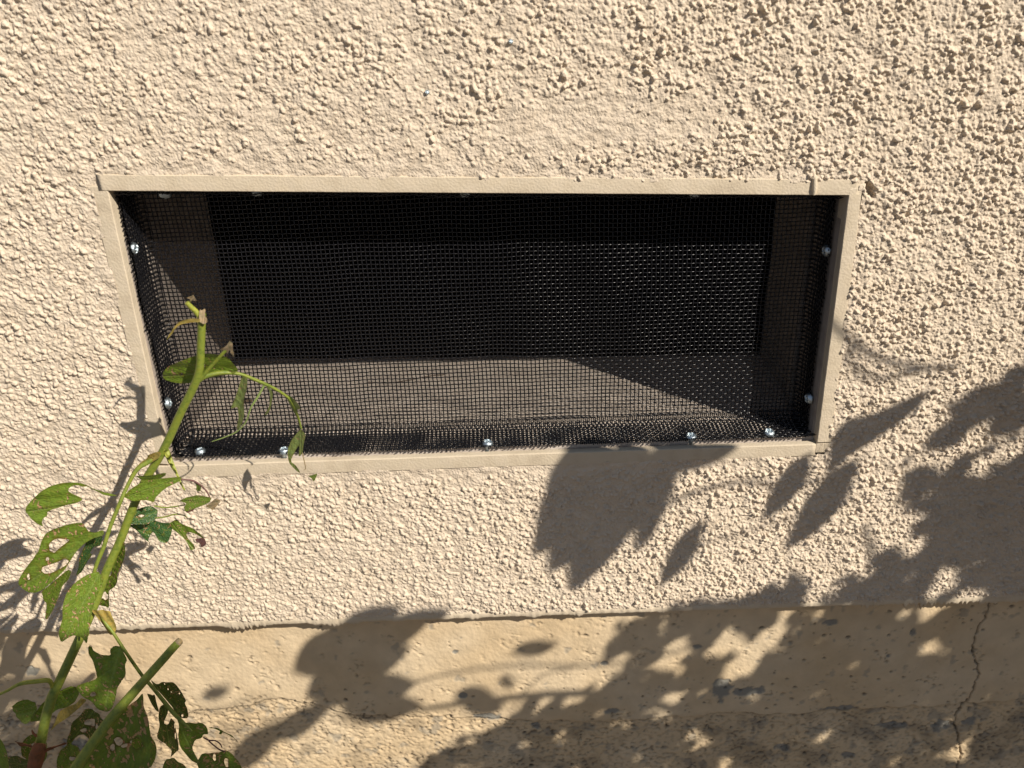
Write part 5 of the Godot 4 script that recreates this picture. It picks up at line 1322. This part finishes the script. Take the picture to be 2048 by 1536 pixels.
	cast_leaf(foliage, PackedVector2Array([Vector2(365.5, -14.4), Vector2(356.1, -13.9), Vector2(345.9, -16.7), Vector2(339, -24.2), Vector2(335.3, -34.8), Vector2(334.4, -47), Vector2(335.4, -56.7), Vector2(343.8, -56.1), Vector2(354, -52.9), Vector2(362.4, -46.6), Vector2(367.4, -37.1), Vector2(367.8, -24.9)]), 420, 0.2, 0)
	cast_leaf(foliage, PackedVector2Array([Vector2(397, -19.8), Vector2(386.5, -18.2), Vector2(375.1, -20.2), Vector2(367.5, -27.4), Vector2(363.4, -38.5), Vector2(362.5, -51.6), Vector2(363.8, -62.3), Vector2(373.2, -62.6), Vector2(384.6, -60.3), Vector2(394, -54.3), Vector2(399.5, -44.6), Vector2(399.7, -31.4)]), 450, 0.2, 0)
	cast_leaf(foliage, PackedVector2Array([Vector2(349.3, -48.4), Vector2(341.9, -46.2), Vector2(333, -46.2), Vector2(325.6, -50), Vector2(319.9, -56.6), Vector2(316.2, -64.8), Vector2(314.6, -71.8), Vector2(321.4, -73), Vector2(330.3, -72.8), Vector2(338.7, -70.1), Vector2(345.1, -64.6), Vector2(348.5, -56.2)]), 420, 0.2, 0)
	cast_leaf(foliage, PackedVector2Array([Vector2(327.8, -25.8), Vector2(327.7, -31.7), Vector2(329.5, -39.3), Vector2(333.7, -45.9), Vector2(339.5, -51.4), Vector2(346, -55.3), Vector2(351.1, -57.3), Vector2(350.5, -51.6), Vector2(348.5, -44.1), Vector2(344.9, -36.9), Vector2(339.8, -31), Vector2(333.3, -27.3)]), 420, 0.2, 0)
	cast_leaf(foliage, PackedVector2Array([Vector2(-169.8, -259.6), Vector2(-157.5, -263.4), Vector2(-141.5, -262.3), Vector2(-127, -253.3), Vector2(-115.1, -238.7), Vector2(-106.3, -221.5), Vector2(-101.7, -207.7), Vector2(-113, -206), Vector2(-128.3, -207.4), Vector2(-143.3, -213.6), Vector2(-156.3, -225.4), Vector2(-165.4, -243.1)]), 450, 0.2, 0)
	cast_leaf(foliage, PackedVector2Array([Vector2(-131.5, -249.8), Vector2(-120.9, -253.5), Vector2(-106.2, -253.7), Vector2(-91.5, -247.7), Vector2(-78.2, -237.2), Vector2(-67.3, -224.3), Vector2(-60.7, -213.7), Vector2(-70.8, -211.7), Vector2(-85, -211.8), Vector2(-99.9, -215.7), Vector2(-113.7, -224.1), Vector2(-124.8, -237.3)]), 450, 0.2, 0)
	cast_leaf(foliage, PackedVector2Array([Vector2(-194.4, -276), Vector2(-182.1, -282.4), Vector2(-165.7, -284.1), Vector2(-150.2, -276.7), Vector2(-136.8, -262.6), Vector2(-126.6, -245.1), Vector2(-120.9, -230.5), Vector2(-132.5, -226.7), Vector2(-148.2, -225.5), Vector2(-164.1, -229.8), Vector2(-178.2, -240.6), Vector2(-188.7, -258.5)]), 450, 0.2, 0)
	cast_leaf(foliage, PackedVector2Array([Vector2(-186.9, -307.4), Vector2(-175.2, -316.5), Vector2(-159.1, -321.3), Vector2(-143.3, -315.9), Vector2(-129.3, -303), Vector2(-118.1, -285.7), Vector2(-111.5, -270.8), Vector2(-122.7, -264.7), Vector2(-138.3, -260.8), Vector2(-154.2, -262.7), Vector2(-168.7, -271.9), Vector2(-180.2, -289.5)]), 450, 0.2, 0)
	cast_leaf(foliage, PackedVector2Array([Vector2(-157.2, -324.7), Vector2(-148.1, -334.3), Vector2(-134, -342), Vector2(-118, -342.7), Vector2(-101.8, -337.5), Vector2(-87.3, -328.4), Vector2(-77.6, -319.6), Vector2(-87.1, -312.2), Vector2(-101.1, -305.1), Vector2(-116.8, -302.1), Vector2(-132.6, -304.7), Vector2(-147.2, -314)]), 450, 0.2, 0)
	cast_leaf(foliage, PackedVector2Array([Vector2(-156.8, -280.6), Vector2(-146.1, -287), Vector2(-131.1, -289.9), Vector2(-115.9, -285.1), Vector2(-101.9, -274.6), Vector2(-90.4, -260.8), Vector2(-83.4, -249), Vector2(-93.7, -244.8), Vector2(-108.3, -242.4), Vector2(-123.6, -244.6), Vector2(-137.9, -252.4), Vector2(-149.6, -266.5)]), 450, 0.2, 0)
	cast_leaf(foliage, PackedVector2Array([Vector2(-136.8, -302.4), Vector2(-129.9, -310.2), Vector2(-119.8, -316), Vector2(-108.7, -315.5), Vector2(-97.8, -310), Vector2(-88.3, -301), Vector2(-82.1, -292.8), Vector2(-89, -286.8), Vector2(-99.1, -281.5), Vector2(-110.1, -279.9), Vector2(-120.8, -283.2), Vector2(-130.4, -292.3)]), 450, 0.2, 0)
	cast_leaf(foliage, PackedVector2Array([Vector2(4.5, -261.4), Vector2(10.5, -265.1), Vector2(19, -267.4), Vector2(28, -266.3), Vector2(36.5, -262.4), Vector2(43.8, -256.8), Vector2(48.5, -251.8), Vector2(42.7, -249.2), Vector2(34.2, -247.1), Vector2(25.2, -247.1), Vector2(16.6, -249.7), Vector2(9.2, -255.4)]), 470, 0.2, 0)
	cast_leaf(foliage, PackedVector2Array([Vector2(-49.4, -309.3), Vector2(-46, -320.6), Vector2(-39.4, -331.7), Vector2(-30.3, -337), Vector2(-20, -337.1), Vector2(-9.8, -333.1), Vector2(-2.4, -328), Vector2(-6.5, -318.4), Vector2(-13.4, -307.8), Vector2(-21.9, -300.5), Vector2(-31.5, -298.3), Vector2(-41.6, -302.5)]), 470, 0.2, 0)
	cast_leaf(foliage, PackedVector2Array([Vector2(-5.9, -287.2), Vector2(-6.8, -292.1), Vector2(-6.6, -297.8), Vector2(-4.6, -301.9), Vector2(-1.2, -304.5), Vector2(2.9, -305.7), Vector2(6.2, -305.7), Vector2(6.7, -301.2), Vector2(6.4, -295.7), Vector2(4.9, -290.9), Vector2(2.1, -287.7), Vector2(-2.1, -286.7)]), 470, 0.2, 0)
	cast_twig(twigs, PackedVector2Array([Vector2(-86.6, -293.8), Vector2(-63.8, -286.4), Vector2(-23.4, -278.8), Vector2(25.5, -276.8), Vector2(69.9, -279.3), Vector2(114.2, -276.6), Vector2(166.5, -262.7)]), 470, 1.3)
	cast_twig(twigs, PackedVector2Array([Vector2(2, -333.1), Vector2(29.8, -291.8), Vector2(61, -281.3)]), 470, 1)
	cast_leaf(foliage, PackedVector2Array([Vector2(-281.8, -303.1), Vector2(-277.7, -306), Vector2(-271.9, -307.5), Vector2(-265.6, -305.8), Vector2(-259.6, -301.7), Vector2(-254.4, -296.1), Vector2(-251, -291.3), Vector2(-255, -289.3), Vector2(-260.8, -288), Vector2(-267.1, -288.6), Vector2(-273.1, -291.7), Vector2(-278.4, -297.4)]), 550, 0.2, 0)
	cast_twig(twigs, PackedVector2Array([Vector2(-293, -319.8), Vector2(-260.9, -318.2), Vector2(-240.9, -306.8), Vector2(-219, -310.8)]), 550, 1.2)
	cast_leaf(foliage, PackedVector2Array([Vector2(-274.7, -401.4), Vector2(-263.2, -401), Vector2(-248.1, -395.4), Vector2(-234.3, -383.3), Vector2(-222.5, -367.1), Vector2(-213.7, -349.5), Vector2(-208.9, -336.1), Vector2(-219.3, -337.8), Vector2(-233.7, -343.4), Vector2(-248.1, -353.3), Vector2(-260.8, -367.4), Vector2(-270, -385.6)]), 550, 0.2, 0)
	cast_leaf(foliage, PackedVector2Array([Vector2(-226.2, -360.7), Vector2(-216.1, -361.9), Vector2(-202.2, -359), Vector2(-188.6, -350.5), Vector2(-176.4, -338.2), Vector2(-166.4, -324.3), Vector2(-160.5, -313.5), Vector2(-170, -313.7), Vector2(-183.3, -316.7), Vector2(-197.2, -323.3), Vector2(-210, -333.8), Vector2(-220.2, -348.1)]), 500, 0.2, 0)
	cast_twig(twigs, PackedVector2Array([Vector2(134.5, -158.6), Vector2(191, -140.7), Vector2(269.4, -114.5)]), 400, 0.9)
	fill_leaves(foliage, PackedVector2Array([Vector2(287.1, -59.4), Vector2(302.9, -96.8), Vector2(304.4, -145.3), Vector2(286.8, -180.3), Vector2(255.6, -200.1), Vector2(219.3, -177.5), Vector2(200.7, -203.1), Vector2(171.6, -212.7), Vector2(154.1, -206.5), Vector2(116.1, -215.8), Vector2(84.5, -239.3), Vector2(84.2, -282.3), Vector2(63.7, -323.5), Vector2(38.7, -301.1), Vector2(13.7, -318.2), Vector2(-7.5, -345.2), Vector2(-54.4, -362.2), Vector2(-89.6, -400), Vector2(-109.7, -475.7), Vector2(172, -489.4), Vector2(563.9, -508.5), Vector2(441.4, -30), Vector2(400.1, -50.3), Vector2(364.2, -64.6), Vector2(324.5, -83.6)]), [PackedVector2Array([Vector2(235.7, -242.8), Vector2(248, -243.3), Vector2(223.1, -284.4), Vector2(203.2, -306.4), Vector2(199.5, -300), Vector2(214.5, -275.9)]), PackedVector2Array([Vector2(186.4, -271.4), Vector2(193.2, -259.6), Vector2(209.7, -255.5), Vector2(215, -262.5), Vector2(195.4, -267.7)]), PackedVector2Array([Vector2(148.9, -265.2), Vector2(160.2, -249.7), Vector2(156.1, -281.8), Vector2(139.2, -287.2), Vector2(140.5, -281.1)]), PackedVector2Array([Vector2(137.8, -333), Vector2(148.4, -322.7), Vector2(152.1, -331.5), Vector2(141.7, -346.3)]), PackedVector2Array([Vector2(96.6, -276.2), Vector2(104.1, -268.4), Vector2(107.3, -273.4), Vector2(99.8, -280.4)]), PackedVector2Array([Vector2(309.4, -149.2), Vector2(313.2, -137.1), Vector2(318.4, -142.6), Vector2(316.4, -156.5)]), PackedVector2Array([Vector2(324.4, -164.8), Vector2(329.9, -154.4), Vector2(333.4, -158), Vector2(329.4, -168.6)]), PackedVector2Array([Vector2(352.2, -207), Vector2(353.2, -195.9), Vector2(360.8, -188.8), Vector2(364.5, -192.6), Vector2(358.6, -209.2), Vector2(344.8, -216.1)]), PackedVector2Array([Vector2(182.6, -376.9), Vector2(189.5, -359.2), Vector2(196.5, -366.2), Vector2(194.5, -382)]), PackedVector2Array([Vector2(379.3, -272.2), Vector2(386.3, -268.4), Vector2(388.8, -273.4), Vector2(382, -278.4)]), PackedVector2Array([Vector2(432.3, -411.6), Vector2(437.3, -395.5), Vector2(441.6, -400.3), Vector2(439.5, -414.2)]), PackedVector2Array([Vector2(205.4, -416.9), Vector2(213.2, -410.1), Vector2(212.6, -421.9)]), PackedVector2Array([Vector2(371.8, -82.5), Vector2(378.5, -74.8), Vector2(394.6, -69), Vector2(395.6, -73.8), Vector2(381.2, -81.3)]), PackedVector2Array([Vector2(243.2, -209.3), Vector2(253.9, -198.4), Vector2(258, -208), Vector2(249.7, -213.3)]), PackedVector2Array([Vector2(367, -223.6), Vector2(389.8, -216.9), Vector2(388.3, -224.5), Vector2(371.5, -231.5)])], 2600, 16.0, 42.0, 330.0, 470.0, 11)
	fill_leaves(foliage, PackedVector2Array([Vector2(-557.7, -231.3), Vector2(-476.6, -234.8), Vector2(-466, -258.2), Vector2(-440.8, -262.2), Vector2(-400.9, -261.1), Vector2(-364.5, -265.6), Vector2(-348.5, -286.9), Vector2(-338, -317.8), Vector2(-332, -355.9), Vector2(-348.1, -435.6), Vector2(-561.2, -453.6), Vector2(-623.6, -422.4)]), [], 420, 20.0, 44.0, 740.0, 840.0, 12)
	fill_leaves(foliage, PackedVector2Array([Vector2(403.2, -63.8), Vector2(425.6, -12.4), Vector2(487.8, -31.8), Vector2(520.9, 9), Vector2(607.5, -44.9), Vector2(679.1, -130.7), Vector2(795.8, -211.8), Vector2(839.6, -423.2), Vector2(778, -519), Vector2(506.5, -520.5)]), [], 900, 18.0, 46.0, 330.0, 520.0, 13)
	for row in [[Vector3(1.0, GROUND, 0.5), Vector3(0.95, -0.2, 0.46), Vector3(0.84, 0.1, 0.42), Vector3(0.72, 0.32, 0.40)], [Vector3(1.0, GROUND, 0.5), Vector3(1.05, -0.1, 0.52), Vector3(1.0, 0.2, 0.46), Vector3(0.88, 0.42, 0.44)],
			[Vector3(0.95, -0.2, 0.46), Vector3(0.80, 0.02, 0.45), Vector3(0.60, 0.17, 0.43), Vector3(0.40, 0.2, 0.46)], [Vector3(1.0, GROUND, 0.5), Vector3(0.85, -0.1, 0.7), Vector3(0.65, 0.25, 0.82), Vector3(0.42, 0.5, 0.8)]]:
		var path := smooth_path(PackedVector3Array(row), PackedFloat32Array([0.010, 0.007, 0.004, 0.002]), 8)
		add_tube(twigs, path[0], path[1], 8)
	part(shrub, "branches", commit(twigs), M.bark)
	part(shrub, "foliage", commit(foliage), M.shrub_leaf).set_meta("kind", "stuff")
